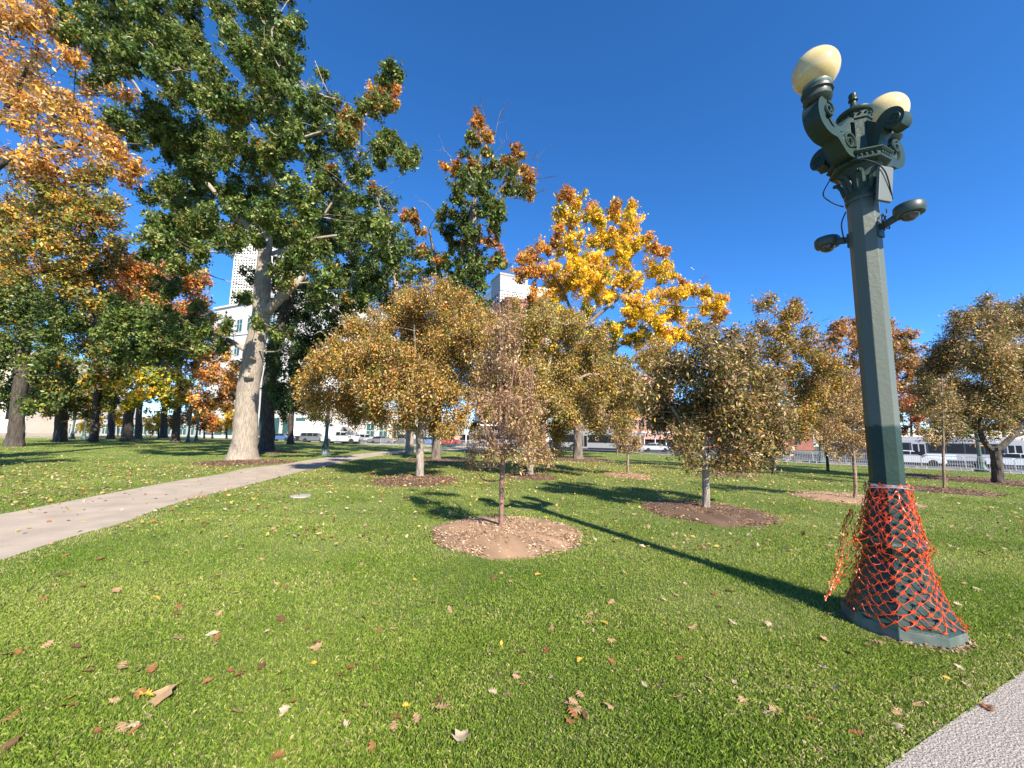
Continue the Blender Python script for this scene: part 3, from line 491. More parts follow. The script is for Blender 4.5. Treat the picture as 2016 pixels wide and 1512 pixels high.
tree('yellow_tree', 'bright yellow maple with spreading limbs against the sky', 'tree', (1138, 904),
 [(1112,382,17,'yelorg'),(1130,400,20),(1105,422,15),(1160,410,14,'yelorg'),(1122,442,28),(1172,432,24),(1206,408,16,'yelorg'),(1212,425,16),(1246,408,12),(1242,440,28),(1192,470,38),(1122,482,28),(1098,455,12,'yelorg'),(1152,512,38),(1222,502,38),(1258,480,20),(1274,468,8,'yelorg'),(1090,535,30),(1040,500,18,'yelorg'),(1020,512,12,'yelorg'),(1072,492,18,'yelorg'),(1058,532,28,'yelorg'),(1030,540,18,'yelorg'),(1102,572,34),(1172,572,42),(1240,560,40),(1288,532,22),(1292,488,7,'yelorg'),(1308,496,6,'yelorg'),(1312,522,8),(1310,548,20),(1322,582,26),(1270,600,40),(1150,632,34,'yelgr'),(1330,622,28),(1345,575,8),(1362,570,15),(1344,560,9,'yelorg'),(1390,580,16),(1418,597,14),(1402,604,15),(1424,622,7,'yelorg'),(1300,650,34),(1340,662,24),(1372,640,15),(1362,672,12),(1252,662,36,'yelgr'),(1100,622,32,'yelgr'),(1075,590,24),(1250,625,22),(1385,612,9),(1410,628,8,'yelorg'),(1192,690,34,'yelgr'),(1242,722,34,'yelgr'),(1140,690,34,'yelgr'),(1300,690,14),(1290,720,24,'yelgr'),(1200,590,20),(1130,540,30),(1090,480,10,'yelorg'),(1095,650,26,'yelorg'),(1050,580,18,'yelorg'),(1180,760,24,'yelgr'),(1060,625,32,'yelgr'),(1040,680,30,'yelgr'),(1085,700,34,'yelgr'),(1120,742,34,'yelgr'),(1162,712,34,'yelgr'),(1200,645,26,'yelgr'),(1100,790,26,'midol'),(1222,782,26,'yelgr'),(1262,765,26,'yelgr'),(1065,760,26,'midol'),(1300,770,20,'yelgr'),(1160,800,22,'midol'),(1240,820,18,'yelgr'),(1180,540,24)], 'yel',
 [(1138,868,9),(1138,838,9),(1136,790,7.5),(1136,720,6.5),(1140,660,5.5),(1150,600,4.5),(1168,560,3.5),(1186,480,2)], limbs=[[(1143,845,7),(1166,810,6),(1190,770,5),(1218,740,4),(1250,700,2.5)],[(1140,650,4),(1190,610,3.5,.03),(1230,575,2.5,.05),(1265,540,1.5,.05)],[(1142,660,4),(1120,600,3,.03),(1090,545,2,.05),(1040,520,1.2,.04)],[(1145,680,4),(1185,655,3.5,.03),(1240,630,2.5,.05),(1300,600,2,.06),(1360,605,1.2,.04),(1400,600,1,.02)]],
 leaf=(.23, .14), lai=2.7, per=44, clump=.5, bark=BARKM, gap=-.55, tb=1.05, seed=11, twigs=7, twigr=.007, depth=.5, bare=[(1345,575,1390,545),(1050,520,1010,540),(1290,520,1300,480),(1400,620,1437,630)], droop=.6)
# ---- crabapples on the near lawn
tree('crabapple_tree', 'golden orange crabapple with a stout mottled trunk left of the sapling', 'tree', (827, 940),
 [(820,600,36),(882,592,36),(902,642,42),(842,652,46),(782,632,32),(800,582,18),(722,652,30),(692,642,22),(742,702,40),(682,712,34),(642,707,26),(622,762,32),(682,772,42),(742,772,42),(800,722,46),(872,712,46),(932,682,36),(950,625,26),(932,742,36),(872,780,42),(812,800,36),(752,820,26),(702,820,26),(642,800,28),(612,792,20),(850,838,24),(902,822,30),(780,846,14),(760,660,24),(868,568,14),(700,745,30),(600,770,12),(840,570,14),(740,620,12),(910,592,16),(630,735,18),(665,680,16),(935,650,20),(830,800,28),(800,768,34),(850,760,34),(772,742,38),(830,690,40),(800,832,20),(880,850,18),(720,800,26),(760,690,36),(890,690,36)], 'crabgold',
 [(827,905,7.6),(827,880,7.8),(827,855,8.5),(832,825,7),(838,770,3.5),(842,730,2)], limbs=[[(825,862,5.5),(800,810,4),(755,760,2)],[(830,850,5),(860,790,3.2),(890,720,2)],[(832,800,4),(820,720,3),(815,640,1.5)]],
 leaf=(.105, .048), lai=2.3, per=22, clump=.34, same=.45, jit=.4, shoots=170, tb=1.05, lr_=1.08, gap=-.65, seed=12, twigs=12, twigr=.0035, bark=BARK, depth=.55, up=.5, flare=1.25, droop=.5, bare=[(690,660,660,600),(740,650,735,595),(850,590,862,545),(780,600,770,560)])
tree('crabapple_tree', 'yellow olive crabapple close behind the slim sapling', 'tree', (1045, 936),
 [(1012,642,30),(1062,642,36),(1112,652,42),(1160,702,42),(1102,722,48),(1032,702,38),(980,652,20),(1200,742,38),(1152,782,42),(1082,792,42),(1210,802,32),(1032,780,32),(1250,782,26),(1102,845,32),(1042,855,28),(1062,892,16),(1172,836,24),(1272,702,26,'crabgold'),(1300,722,20,'crabgold'),(1072,612,20),(1120,620,24),(1180,660,26),(1240,750,26),(1010,600,12),(1100,890,10),(1225,842,14),(1140,740,36),(985,720,24),(1290,690,16,'crabgold'),(1000,830,22),(962,700,26),(1000,745,36),(1042,725,36),(990,800,26),(1060,760,36),(1010,690,30),(1130,820,26),(970,760,20)], 'midol',
 [(1044,910,5.5),(1044,880,5.5),(1050,830,5),(1065,770,5),(1085,700,3)], limbs=[[(1046,860,6),(1100,790,4),(1150,740,2.5),(1200,740,1.5)],[(1046,850,5),(1030,780,3),(1020,700,2)]],
 leaf=(.11, .05), lai=2.3, per=22, clump=.34, same=.45, jit=.4, shoots=150, tb=1.05, lr_=1.08, gap=-.7, seed=13, twigs=10, twigr=.0032, depth=.45, up=.5, flare=1.25, droop=.6, bare=[(1060,640,1075,590),(1120,640,1130,600)])
tree('crabapple_tree', 'olive brown crabapple with a round dense crown right of centre', 'tree', (1390, 1006),
 [(1402,660,12),(1382,700,28),(1430,690,18),(1462,682,9),(1350,742,42),(1422,742,42),(1472,732,32),(1500,772,36),(1528,802,28),(1302,772,28),(1322,812,42),(1392,812,52),(1462,812,46),(1292,832,24),(1342,862,32),(1402,862,38),(1470,862,38),(1518,842,28),(1535,880,17),(1500,892,28),(1442,902,24),(1352,892,14),(1412,918,10),(1380,650,8),(1405,682,18),(1440,710,22),(1330,710,22),(1268,800,14),(1545,822,16),(1300,740,18),(1445,665,7),(1365,915,8),(1475,905,20),(1510,740,18),(1480,690,12),(1280,770,14),(1550,850,12)], 'crabol',
 [(1390,960,7.4),(1388,920,7),(1386,870,6),(1388,830,4.5),(1395,770,3.5),(1400,700,1.5)], limbs=[[(1387,885,5),(1350,840,4),(1320,800,2.5)],[(1388,880,5),(1430,840,4),(1470,800,2.5)],[(1388,920,3),(1440,895,2),(1490,895,1.2)]],
 leaf=(.098, .04), lai=2.5, per=18, clump=.28, same=.45, jit=.4, shoots=190, tb=.98, lr_=1.05, gap=-.7, seed=14, twigs=14, twigr=.0035, depth=.6, up=.6, flare=1.25, droop=.45, bare=[(1400,680,1405,640),(1435,690,1450,655),(1380,690,1372,650)])
tree('sapling_tree', 'slim sapling with thinning pinkish brown leaves in the tan mulch bed', 'tree', (986, 1046),
 [(985,612,16),(972,662,26),(1010,672,26),(960,722,34),(1010,742,36),(985,792,42),(942,792,22),(1040,792,26),(962,852,32),(1020,852,36),(1052,892,22),(932,892,14),(925,912,9),(995,892,32),(1000,640,18),(950,760,24),(1035,740,20),(1070,900,11),(1080,905,6),(960,905,16),(1040,830,24),(940,860,18),(1030,910,16),(985,720,30)], 'sap',
 [(987,1000,4.8),(988,950,4.6),(990,910,4.8),(988,880,4.2),(985,840,3.2),(985,780,2.4),(985,700,1.6),(984,600,.7)], limbs=[[(989,905,3),(960,850,2),(940,790,1.5),(930,730,.7)],[(989,890,3),(1020,840,2),(1042,780,1.5),(1050,720,.7)],[(988,880,2.6),(1000,800,2),(1012,720,1.2),(1015,640,.6)],[(988,915,2),(950,920,1.3),(925,905,.8)],[(989,912,2),(1030,905,1.3),(1075,900,.8)],[(986,860,2),(965,780,1.5),(962,690,.7)],[(988,945,1.8),(955,946,1.2),(936,925,.7)],[(988,870,2),(1008,800,1.4),(1035,730,.6)]],
 leaf=(.058, .022), lai=.95, per=16, clump=.22, seed=15, twigs=40, gap=-.8, twigr=.0032, bark=BARKR, depth=.7, up=.8, flare=1.3, droop=.75, bare=[(985,640,984,580),(1000,660,1008,600),(950,740,925,660),(1035,760,1060,690),(965,690,955,620),(1020,700,1030,630)])
tree('sapling_tree', 'tan leaved sapling beside the netted lamp base', 'tree', (1683, 986),
 [(1682,762,18),(1662,802,30),(1692,812,30),(1642,840,28),(1690,860,30),(1660,880,22),(1622,868,16),(1712,832,22),(1670,740,10),(1640,890,12),(1710,880,16),(1630,810,14),(1600,862,9),(1695,775,14),(1722,860,12)], 'saptan',
 [(1684,950,4),(1682,920,4),(1680,890,3.6),(1679,840,2.4),(1680,740,.9)], limbs=[[(1681,900,2.4),(1655,860,1.6),(1640,810,.8)],[(1681,895,2.4),(1705,850,1.6),(1715,800,.8)],[(1680,890,2),(1668,820,1.4),(1660,760,.6)]],
 leaf=(.07, .032), lai=.95, per=14, clump=.24, seed=16, twigs=18, twigr=.003, bark=BARKY, depth=.6, up=.6, flare=1.2, droop=.6)
tree('sapling_tree', 'small tan sapling standing among the fallen yellow leaves', 'tree', (1236, 936),
 [(1240,832,12),(1235,860,18),(1220,880,14),(1256,872,16),(1245,888,12),(1212,862,9),(1262,850,10),(1230,842,12)], 'saptan',
 [(1236,915,2.4),(1236,890,2.2),(1237,860,1.6),(1238,815,.7)], leaf=(.085, .042), lai=1.0, per=12, clump=.28, seed=17, twigs=12, twigr=.003, bark=BARKY, flare=1.2)
tree('sapling_tree', 'bare stemmed slim sapling before the white car', 'tree', (1860, 964),
 [(1852,772,24),(1840,830,22),(1872,832,18),(1890,850,12),(1820,850,14),(1860,800,20),(1835,790,16),(1875,790,16)], 'crabol',
 [(1858,930,3.2),(1857,900,3.2),(1857,860,2.8),(1856,800,2),(1854,740,.9)], leaf=(.09, .045), lai=1.0, per=14, clump=.3, seed=18, twigs=10, twigr=.003, bark=BARKY, flare=1.2)
tree('forked_tree', 'dense olive tree with a low forked trunk at the right edge', 'tree', (1965, 952),
 [(1890,650,32),(1922,622,22),(1950,652,34),(1990,642,34),(2012,602,14),(1862,682,24),(1902,712,42),(1960,712,44),(2012,692,36),(1850,732,32),(1922,772,44),(1982,782,46),(1872,792,38),(1832,780,22),(1852,836,22),(1902,838,28),(1962,838,24),(2012,832,24),(1938,592,6),(2050,720,56),(2060,640,44),(2070,800,50),(1940,605,9),(1975,610,12),(1842,705,16),(1880,620,8),(2040,590,20),(1815,800,14),(1930,700,40),(2000,750,40),(1825,742,20),(1835,862,14),(1815,770,18),(1860,860,16)], 'crabol',
 [(1963,915,13),(1960,895,12),(1958,880,12)], limbs=[[(1952,885,8),(1935,865,7),(1930,830,5),(1935,770,3),(1930,700,2)],[(1964,884,9),(1985,868,8),(2010,838,7),(2035,790,5),(2040,720,3)],[(1945,875,4),(1915,862,3),(1895,850,2)],[(1990,860,4),(2040,850,3),(2080,840,2)]],
 leaf=(.125, .055), lai=2.1, per=20, clump=.34, same=.45, jit=.4, shoots=170, tb=1.15, gap=-.7, seed=19, twigs=5, twigr=.0035, bark=BARKD, depth=.5, up=.5, flare=1.15, bare=[(1938,630,1938,575),(1955,640,1962,580),(1900,640,1860,640)])
# ---- behind, right of centre
tree('back_tree', 'gold and olive tree behind the round crabapple', 'tree', (1523, 934),
 [(1500,602,14),(1542,622,22),(1572,622,18),(1502,642,22),(1482,662,14),(1542,662,34),(1590,652,14),(1582,692,34),(1522,702,34),(1620,712,24),(1642,722,34),(1602,762,34),(1662,762,34),(1562,742,34),(1642,802,40),(1592,822,34),(1682,802,34),(1518,592,9),(1478,690,12),(1560,840,22),(1500,740,28),(1620,850,20),(1565,600,9),(1515,760,28),(1700,805,30),(1700,852,22),(1655,855,20),(1610,700,20),(1580,780,30)], 'backgold',
 [(1524,915,3.5),(1524,880,3.5),(1526,820,3),(1530,740,2.5),(1535,680,1.5)], limbs=[[(1525,850,2.5),(1570,780,2),(1620,735,1.5)]],
 leaf=(.15, .075), lai=1.9, per=20, clump=.42, same=.5, jit=.35, shoots=60, seed=21, twigs=7, twigr=.004, bark=BARKD, depth=.4, bare=[(1550,630,1572,585),(1590,655,1632,628),(1600,690,1635,660)])
tree('back_tree', 'leaning thin tree left of the lamp post by the barriers', 'tree', (1632, 927),
 [(1610,842,22),(1580,850,16),(1640,838,20),(1600,800,24),(1650,790,22),(1622,770,20)], 'backgold', [(1628,900,3),(1622,870,3),(1614,820,2.4),(1612,770,1.4)], leaf=(.14, .08), lai=1.3, per=18, clump=.4, seed=22, twigs=5, bark=BARKD)
tree('far_tree', 'broad orange brown tree far behind the tall lamp post', 'tree', (1720, 905),
 [(1660,652,26),(1642,672,22),(1692,662,26),(1762,662,28),(1790,690,28),(1802,722,32),(1740,702,32),(1680,722,32),(1762,762,32),(1802,772,30),(1680,795,34),(1740,800,34),(1800,800,26),(1650,760,30),(1650,642,12),(1720,680,36),(1720,760,40),(1630,690,14),(1680,640,14),(1750,640,16),(1820,740,18),(1830,770,16)], 'backorg',
 [(1722,870,7),(1722,810,6),(1722,740,5)], leaf=(.42, .22), lai=1.8, per=20, clump=.9, seed=23, twigs=5, Z=58, bark=BARKD)
tree('far_tree', 'small red leaved tree between the lamp post and the forked tree', 'tree', (1795, 890),
 [(1790,792,22),(1802,830,18),(1780,842,14),(1805,770,14),(1775,800,14),(1810,850,10)], 'red', [(1795,870,3),(1793,820,2)], leaf=(.3, .17), lai=1.3, per=18, clump=.6, seed=24, twigs=4, Z=48, bark=BARKD)
for k, (bx, by, z, r, lab) in enumerate([(1835, 872, 62, 26, 'far trunk above the bus roof'), (1888, 872, 66, 30, 'far olive tree above the bus roof near the forked tree'), (1978, 874, 64, 30, 'far tree seen through the fork at the right edge'), (1640, 876, 66, 30, 'far tree behind the barriers left of the lamp post'), (1570, 874, 70, 26, 'far tree with pale trunk left of the leaning thin tree'), (1440, 878, 70, 30, 'far tree hidden behind the round crabapple')]):
    tree('far_tree', lab, 'tree', (bx, by), [(bx, by-70, r), (bx-r, by-60, r*.8), (bx+r, by-62, r*.8), (bx, by-70-r, r*.8), (bx-r*.6, by-70-r*1.3, r*.7), (bx+r*.7, by-60-r*1.2, r*.7)], ['backgold', 'mixgr', 'backgold', 'olgold', 'backorg', 'backgold'][k], [(bx, by-25, 5), (bx+2, by-60, 4)], leaf=(.42, .24), lai=1.3, per=18, clump=.9, seed=40+k, twigs=4, Z=z, bark=BARK)
# ---- pale trunk of a tree right of the sapling and one left of the cars
tree('back_tree', 'pale trunked tree left of the yellow maple before the buses', 'tree', (1098, 884), [(1095,800,26),(1080,770,24),(1115,770,26),(1100,740,26),(1070,800,16),(1125,800,18),(1090,830,14)], 'midol', [(1098,860,6),(1099,830,6),(1098,780,4)], leaf=(.3, .16), lai=1.3, per=18, clump=.6, seed=50, twigs=4, Z=52)
tree('back_tree', 'shady low tree over the trailer left of the distant lamp', 'tree', (572, 872), [(575,800,24),(560,770,24),(600,790,24),(590,760,24),(545,800,16),(620,815,16),(640,830,12),(560,830,10)], 'dark', [(572,855,6),(573,830,6),(575,790,4)], leaf=(.34, .2), lai=1.3, per=18, clump=.8, seed=51, twigs=4, Z=55, bark=BARKD)
tree('sapling', 'thin staked sapling left of the small tan sapling', 'tree', (1215, 895), [(1215,840,11),(1210,855,9),(1222,850,9),(1216,825,9)], 'saptan', [(1215,880,1.6),(1215,850,1.2)], leaf=(.16, .08), lai=1.1, per=12, clump=.35, seed=52, twigs=4, bark=BARKY, tube=6)
tree('shade_tree', 'large tree standing just outside the left edge, shading the lawn there', 'tree', (-1090, 1011), [(-1090,-60,300),(-880,-220,260),(-1340,-220,270),(-1090,-470,300),(-930,120,200),(-1250,60,210)], 'green', [(-1090,800,60),(-1080,400,50),(-1090,0,35)], leaf=(.3,.2), lai=1.5, per=20, clump=.6, seed=60, twigs=4, bark=BARKD, Z=6.2)
print('leaves', NLEAF)
# ================================================================== STREET LAMP WITH ORANGE NETTING
def lamp_paint():
    m = mat('lamp_green_paint', (.026, .050, .040), .40, col2=(.018, .038, .030), scale=3, spec=.22, bump=.12, bscale=25); t = m.node_tree; b = t.nodes['Principled BSDF']
    tc = t.nodes.new('ShaderNodeTexCoord'); sp = t.nodes.new('ShaderNodeSeparateXYZ'); t.links.new(tc.outputs['Object'], sp.inputs[0])
    n = t.nodes.new('ShaderNodeTexNoise'); n.inputs['Scale'].default_value = 3.5; n.inputs['Detail'].default_value = 4; t.links.new(tc.outputs['Object'], n.inputs['Vector'])
    def mth(op, a, bb):
        q = t.nodes.new('ShaderNodeMath'); q.operation = op
        for i, v in ((0, a), (1, bb)):
            if isinstance(v, (int, float)): q.inputs[i].default_value = v
            else: t.links.new(v, q.inputs[i])
        return q.outputs[0]
    zz = mth('ADD', sp.outputs['Z'], mth('MULTIPLY', mth('SUBTRACT', n.outputs['Fac'], .5), .35))
    r = t.nodes.new('ShaderNodeMapRange'); r.inputs[1].default_value = 1.80; r.inputs[2].default_value = 1.83; t.links.new(zz, r.inputs[0])
    r2 = t.nodes.new('ShaderNodeMapRange'); r2.inputs[1].default_value = 4.05; r2.inputs[2].default_value = 4.2; r2.inputs[3].default_value = 1; r2.inputs[4].default_value = .06; t.links.new(sp.outputs['Z'], r2.inputs[0])
    x = t.nodes.new('ShaderNodeMix'); x.data_type = 'RGBA'; x.inputs['B'].default_value = (.108, .124, .100, 1)
    src = b.inputs['Base Color'].links[0].from_socket; t.links.new(src, x.inputs['A'])
    t.links.new(mth('MULTIPLY', r.outputs[0], r2.outputs[0]), x.inputs['Factor']); t.links.new(x.outputs['Result'], b.inputs['Base Color']); return m
LPAINT = lamp_paint()
LDARK = mat('dark_bronze_green', (.022, .038, .032), .45, col2=(.04, .06, .05), scale=6)
GLOBE = mat('cream_glass_globe', (.66, .52, .26), .14, col2=(.48, .36, .16), scale=4, detail=9, spec=.6, lo=.45, hi=.8)
t_ = GLOBE.node_tree; t_.nodes['Principled BSDF'].inputs['Subsurface Weight'].default_value = .25; t_.nodes['Principled BSDF'].inputs['Subsurface Radius'].default_value = (.05, .04, .02)
PLINTH = mat('worn_green_plinth', (.075, .105, .09), .6, col2=(.17, .19, .17), scale=6, detail=10, lo=.45, hi=.75)
GREYBOX = mat('grey_plastic', (.12, .135, .125), .5); CABLE = mat('black_cable', (.01, .01, .01), .5)
SMOKED = mat('smoked_dome', (.05, .05, .055), .08, spec=.7); SILV = mat('silver_ring', (.5, .5, .5), .3, metal=.8)
RINGM = mat('pale_green_ring', (.13, .17, .145), .4); O8 = pi/8
def spiral(c, r, turns, y, n=26, s=1, a0=0):
    return [(c[0]+s*r*(1-.8*i/n)*cos(a0+turns*2*pi*i/n), y, c[1]+r*(1-.8*i/n)*sin(a0+turns*2*pi*i/n)) for i in range(n+1)]
def ribbon(m, path, half, th):
    """flat band of width 2*half (along y) and thickness th following path in x,z"""
    P = [Vector((p[0], 0, p[1])) for p in path]; vs = []
    for i, p in enumerate(P):
        d = (P[min(i+1, len(P)-1)]-P[max(0, i-1)]).normalized(); nrm = Vector((-d.z, 0, d.x)); t = th[i] if isinstance(th, list) else th
        for yy, q in ((-half, -1), (-half*.8, -1.25), (half*.8, -1.25), (half, -1), (half, 1), (half*.35, .7), (-half*.35, .7), (-half, 1)): vs.append(p+nrm*(q*t/2)+Vector((0, yy, 0)))
    k = 8; fs = [(i*k+j, i*k+(j+1) % k, (i+1)*k+(j+1) % k, (i+1)*k+j) for i in range(len(P)-1) for j in range(k)]+[tuple(range(k))[::-1], tuple((len(P)-1)*k+j for j in range(k))]
    m.add(vs, fs)
def bez(pts, n=5):
    P = [Vector((p[0], p[1], 0)) for p in pts]; out = []
    for i in range(len(P)-1):
        p0, p1, p2, p3 = P[max(0, i-1)], P[i], P[i+1], P[min(len(P)-1, i+2)]
        for j in range(n):
            t = j/n; q = .5*((2*p1)+(-p0+p2)*t+(2*p0-5*p1+4*p2-p3)*t*t+(-p0+3*p1-3*p2+p3)*t**3); out.append((q.x, q.y))
    return out+[(P[-1].x, P[-1].y)]
BASEPROF = [(.408, -.06), (.408, .10), (.395, .115), (.375, .13), (.345, .20), (.31, .29), (.275, .38), (.245, .48), (.222, .58), (.212, .66), (.228, .69), (.238, .715), (.236, .74), (.226, .76), (.205, .78), (.186, .90), (.167, 1.02), (.150, 1.13), (.138, 1.20), (.132, 1.24)]
def lamp_body(root, detail=True, paint=LPAINT):
    m = MB(); m.lathe(BASEPROF[:2], 8, O8); m.build('plinth', PLINTH if detail else paint, root, bevel=.006 if detail else 0)
    m = MB(); m.lathe(BASEPROF[1:], 8, O8)
    m.build('base', LPAINT if detail else paint, root)
    m = MB(); m.lathe([(.140, 1.24), (.140, 1.262), (.130, 1.266)], 8, O8); m.build('strap', SILV if detail else paint, root)
    m = MB(); m.lathe([(.128, 1.266), (.127, 1.3), (.127, 4.14)], 8, O8); m.build('shaft', paint, root, bevel=.004 if detail else 0)
    return root
LROOT = empty('street_lamp', (LX, LY, gz(LX, LY)), O8, 'tall green octagonal lamp post with two cream globes and orange netting at its foot', 'street lamp')
lamp_body(LROOT)
LEAN = Matrix.Rotation(.021, 3, 'Y') @ Matrix.Rotation(O8, 3, 'Z'); LROOT.rotation_euler = LEAN.to_euler()
# capital: rings, flaring bell, acanthus leaves
m = MB(); m.lathe([(.132, 4.12), (.138, 4.135), (.138, 4.155), (.130, 4.165), (.130, 4.18), (.141, 4.19), (.141, 4.215), (.132, 4.225), (.132, 4.26), (.14, 4.37), (.168, 4.44), (.185, 4.47)], 16, O8/2)
m.build('capital', LPAINT, LROOT, smooth=True)
for k in range(8):
    m = MB(); a = k*pi/4+O8*(1 if k % 2 else 1); M = Matrix.Rotation(a, 4, 'Z')
    prof = [(.130, 4.21, .035), (.150, 4.27, .045), (.165, 4.34, .045), (.195, 4.40, .035), (.215, 4.405, .022), (.215, 4.38, .01)]
    vs = []
    for r, z, hw in prof:
        for yy, dr in ((-hw, -.012), (-hw*.5, .006), (0, -.004), (hw*.5, .006), (hw, -.012)): vs += [M @ Vector((r+dr, yy, z))]
    for r, z, hw in prof:
        for yy, dr in ((-hw, -.012), (-hw*.5, .006), (0, -.004), (hw*.5, .006), (hw, -.012)): vs += [M @ Vector((r+dr-.014, yy, z-.004))]
    n = len(prof); fs = []
    for i in range(n-1):
        for j in range(4):
            a_ = i*5+j; fs.append((a_, a_+1, a_+6, a_+5)); fs.append((n*5+a_, n*5+a_+5, n*5+a_+6, n*5+a_+1))
        fs.append((i*5, i*5+5, n*5+i*5+5, n*5+i*5)); fs.append((i*5+4, n*5+i*5+4, n*5+i*5+9, i*5+9))
    m.add(vs, fs); m.build('acanthus_leaf', LPAINT, LROOT, smooth=True)
m = MB(); m.lathe([(.20, 4.47), (.245, 4.485), (.25, 4.505), (.235, 4.515), (.235, 4.54), (.255, 4.55), (.27, 4.565), (.265, 4.58), (.17, 4.585)], 8, O8)
for k in range(8):
    a = k*pi/4; nrm = Vector((cos(a), sin(a), 0)); tg = Vector((-sin(a), cos(a), 0))
    for j in range(4):
        p = nrm*(.235*cos(O8)+.004)+tg*(.042*(j-1.5))+Vector((0, 0, 4.528)); m.sphere(p, .014, 8, 6)
m.build('cornice', LPAINT, LROOT)
m = MB(); m.lathe([(.16, 4.585), (.135, 4.62), (.125, 5.00), (.14, 5.01), (.14, 5.03), (.13, 5.035), (.13, 5.09), (.145, 5.10)], 8, O8)
for k in range(16):
    a = 2*pi*k/16; m.sphere((.132*cos(a), .132*sin(a), 5.062), .013, 8, 6)
m.build('pedestal', LPAINT, LROOT)
m = MB(); m.lathe([(r_*.88 if z_ < 5 else r_*1.15, z_+.17 if z_ < 5 else 5.17+(z_-5)*1.45) for r_, z_ in [(.165, 4.93), (.178, 4.945), (.178, 4.962), (.165, 4.975), (.12, 4.995), (.07, 5.005), (.045, 5.015), (.03, 5.04), (.022, 5.07), (.022, 5.085), (.036, 5.092), (.036, 5.102), (.026, 5.108), (.032, 5.125), (.03, 5.145), (.012, 5.16)]], 24)
m.build('finial_cap', LPAINT, LROOT, smooth=True)
def globe_arm(M):
    m = MB()
    ribbon(m, bez([(.60, 4.93), (.70, 4.90), (.735, 4.80), (.70, 4.69), (.60, 4.63), (.48, 4.62), (.40, 4.56), (.31, 4.49), (.21, 4.50), (.16, 4.56)]), .075, [.05]+[.09]*44+[.05])
    ribbon(m, bez([(.62, 4.93), (.60, 4.84), (.54, 4.76), (.46, 4.71), (.38, 4.72), (.30, 4.80), (.22, 4.88), (.15, 4.90)]), .060, .05)
    for s in (-1, 1):
        m.tube(spiral((.605, 4.845), .075, 1.6, s*.072, a0=1.2), [.018*(1-.5*i/26) for i in range(27)], 6)
        m.tube(spiral((.30, 4.60), .10, 1.7, s*.072, s=-1, a0=-.4), [.020*(1-.5*i/26) for i in range(27)], 6)
    vs = [(.2, 4.55), (.34, 4.53), (.45, 4.62), (.62, 4.65), (.71, 4.75), (.70, 4.88), (.62, 4.90), (.56, 4.78), (.46, 4.70), (.36, 4.72), (.2, 4.86)]
    m.prism(vs, -.05, .05); m.v = [tuple(M @ Vector(p)) for p in m.v]
    arm = m.build('globe_arm', LPAINT, LROOT, smooth=True)
    m = MB(); T = M @ Matrix.Translation((.64, 0, 0))
    m.lathe([(.06, 4.93), (.10, 4.95), (.125, 4.985), (.115, 5.0), (.115, 5.05), (.135, 5.06), (.135, 5.085), (.115, 5.095), (.12, 5.115)], 12, 0, M=T)
    s_ = m.build('socket', LDARK, arm, smooth=True)
    m = MB(); m.lathe([(.112, 5.11), (.122, 5.125), (.122, 5.145), (.11, 5.155)], 24, M=T); m.build('collar_ring', RINGM, arm, smooth=True)
    m = MB(); n = 40; prof = [(max(.001,   .202*sin(pi*i/24)), 5.32-.212*cos(pi*i/24)) for i in range(25)]; m.lathe(prof, n, M=T); m.build('globe', GLOBE, arm, smooth=True)
UP = Matrix.Translation((0, 0, .07))
globe_arm(UP @ Matrix.Rotation(pi, 4, 'Z')); globe_arm(UP)
def bracket(a):
    M = Matrix.Rotation(a, 4, 'Z'); m = MB()
    ribbon(m, bez([(.13, 4.58), (.175, 4.64), (.20, 4.74), (.235, 4.84), (.29, 4.89), (.345, 4.87), (.372, 4.81), (.355, 4.75), (.31, 4.745), (.29, 4.785), (.312, 4.82)]), .075, [.06]*10+[.085]*26+[.06]*15)
    m.prism([(.12, 4.58), (.17, 4.64), (.195, 4.74), (.225, 4.84), (.12, 4.96)], -.06, .06)
    for s in (-1, 1): m.tube(spiral((.325, 4.805), .058, 1.6, s*.07, a0=-1.2), [.014]*27, 6)
    m.v = [tuple(M @ Vector(p)) for p in m.v]; m.build('scroll_bracket', LPAINT, LROOT, smooth=True)
bracket(-pi/2); bracket(pi/2)
# small dome cameras on arms
def camera_arm(a, z, L):
    M = Matrix.Rotation(a, 4, 'Z'); m = MB()
    m.tube([(.10, 0, z), (.17, 0, z+.01), (L-.06, 0, z+.05)], [.032, .036, .042], 8, flat=(1, .8)); m.box(.105, .135, -.05, .05, z-.10, z+.05)
    m.v = [tuple(M @ Vector(p)) for p in m.v]; o = m.build('camera_arm', LDARK, LROOT, smooth=True)
    T = M @ Matrix.Translation((L, 0, z+.06)); m = MB()
    m.lathe([(.085, -.05), (.105, -.045), (.115, -.02), (.115, .035), (.105, .05), (.03, .06), (.001, .06)], 28, M=T); m.build('camera_housing', LDARK, o, smooth=True)
    m = MB(); m.lathe([(.001, -.105), (.03, -.10), (.055, -.085), (.068, -.065), (.07, -.05)], 24, M=T); m.build('camera_dome', SMOKED, o, smooth=True)
camera_arm(-pi/2, 3.79, .35); camera_arm(pi/2, 3.78, .34)
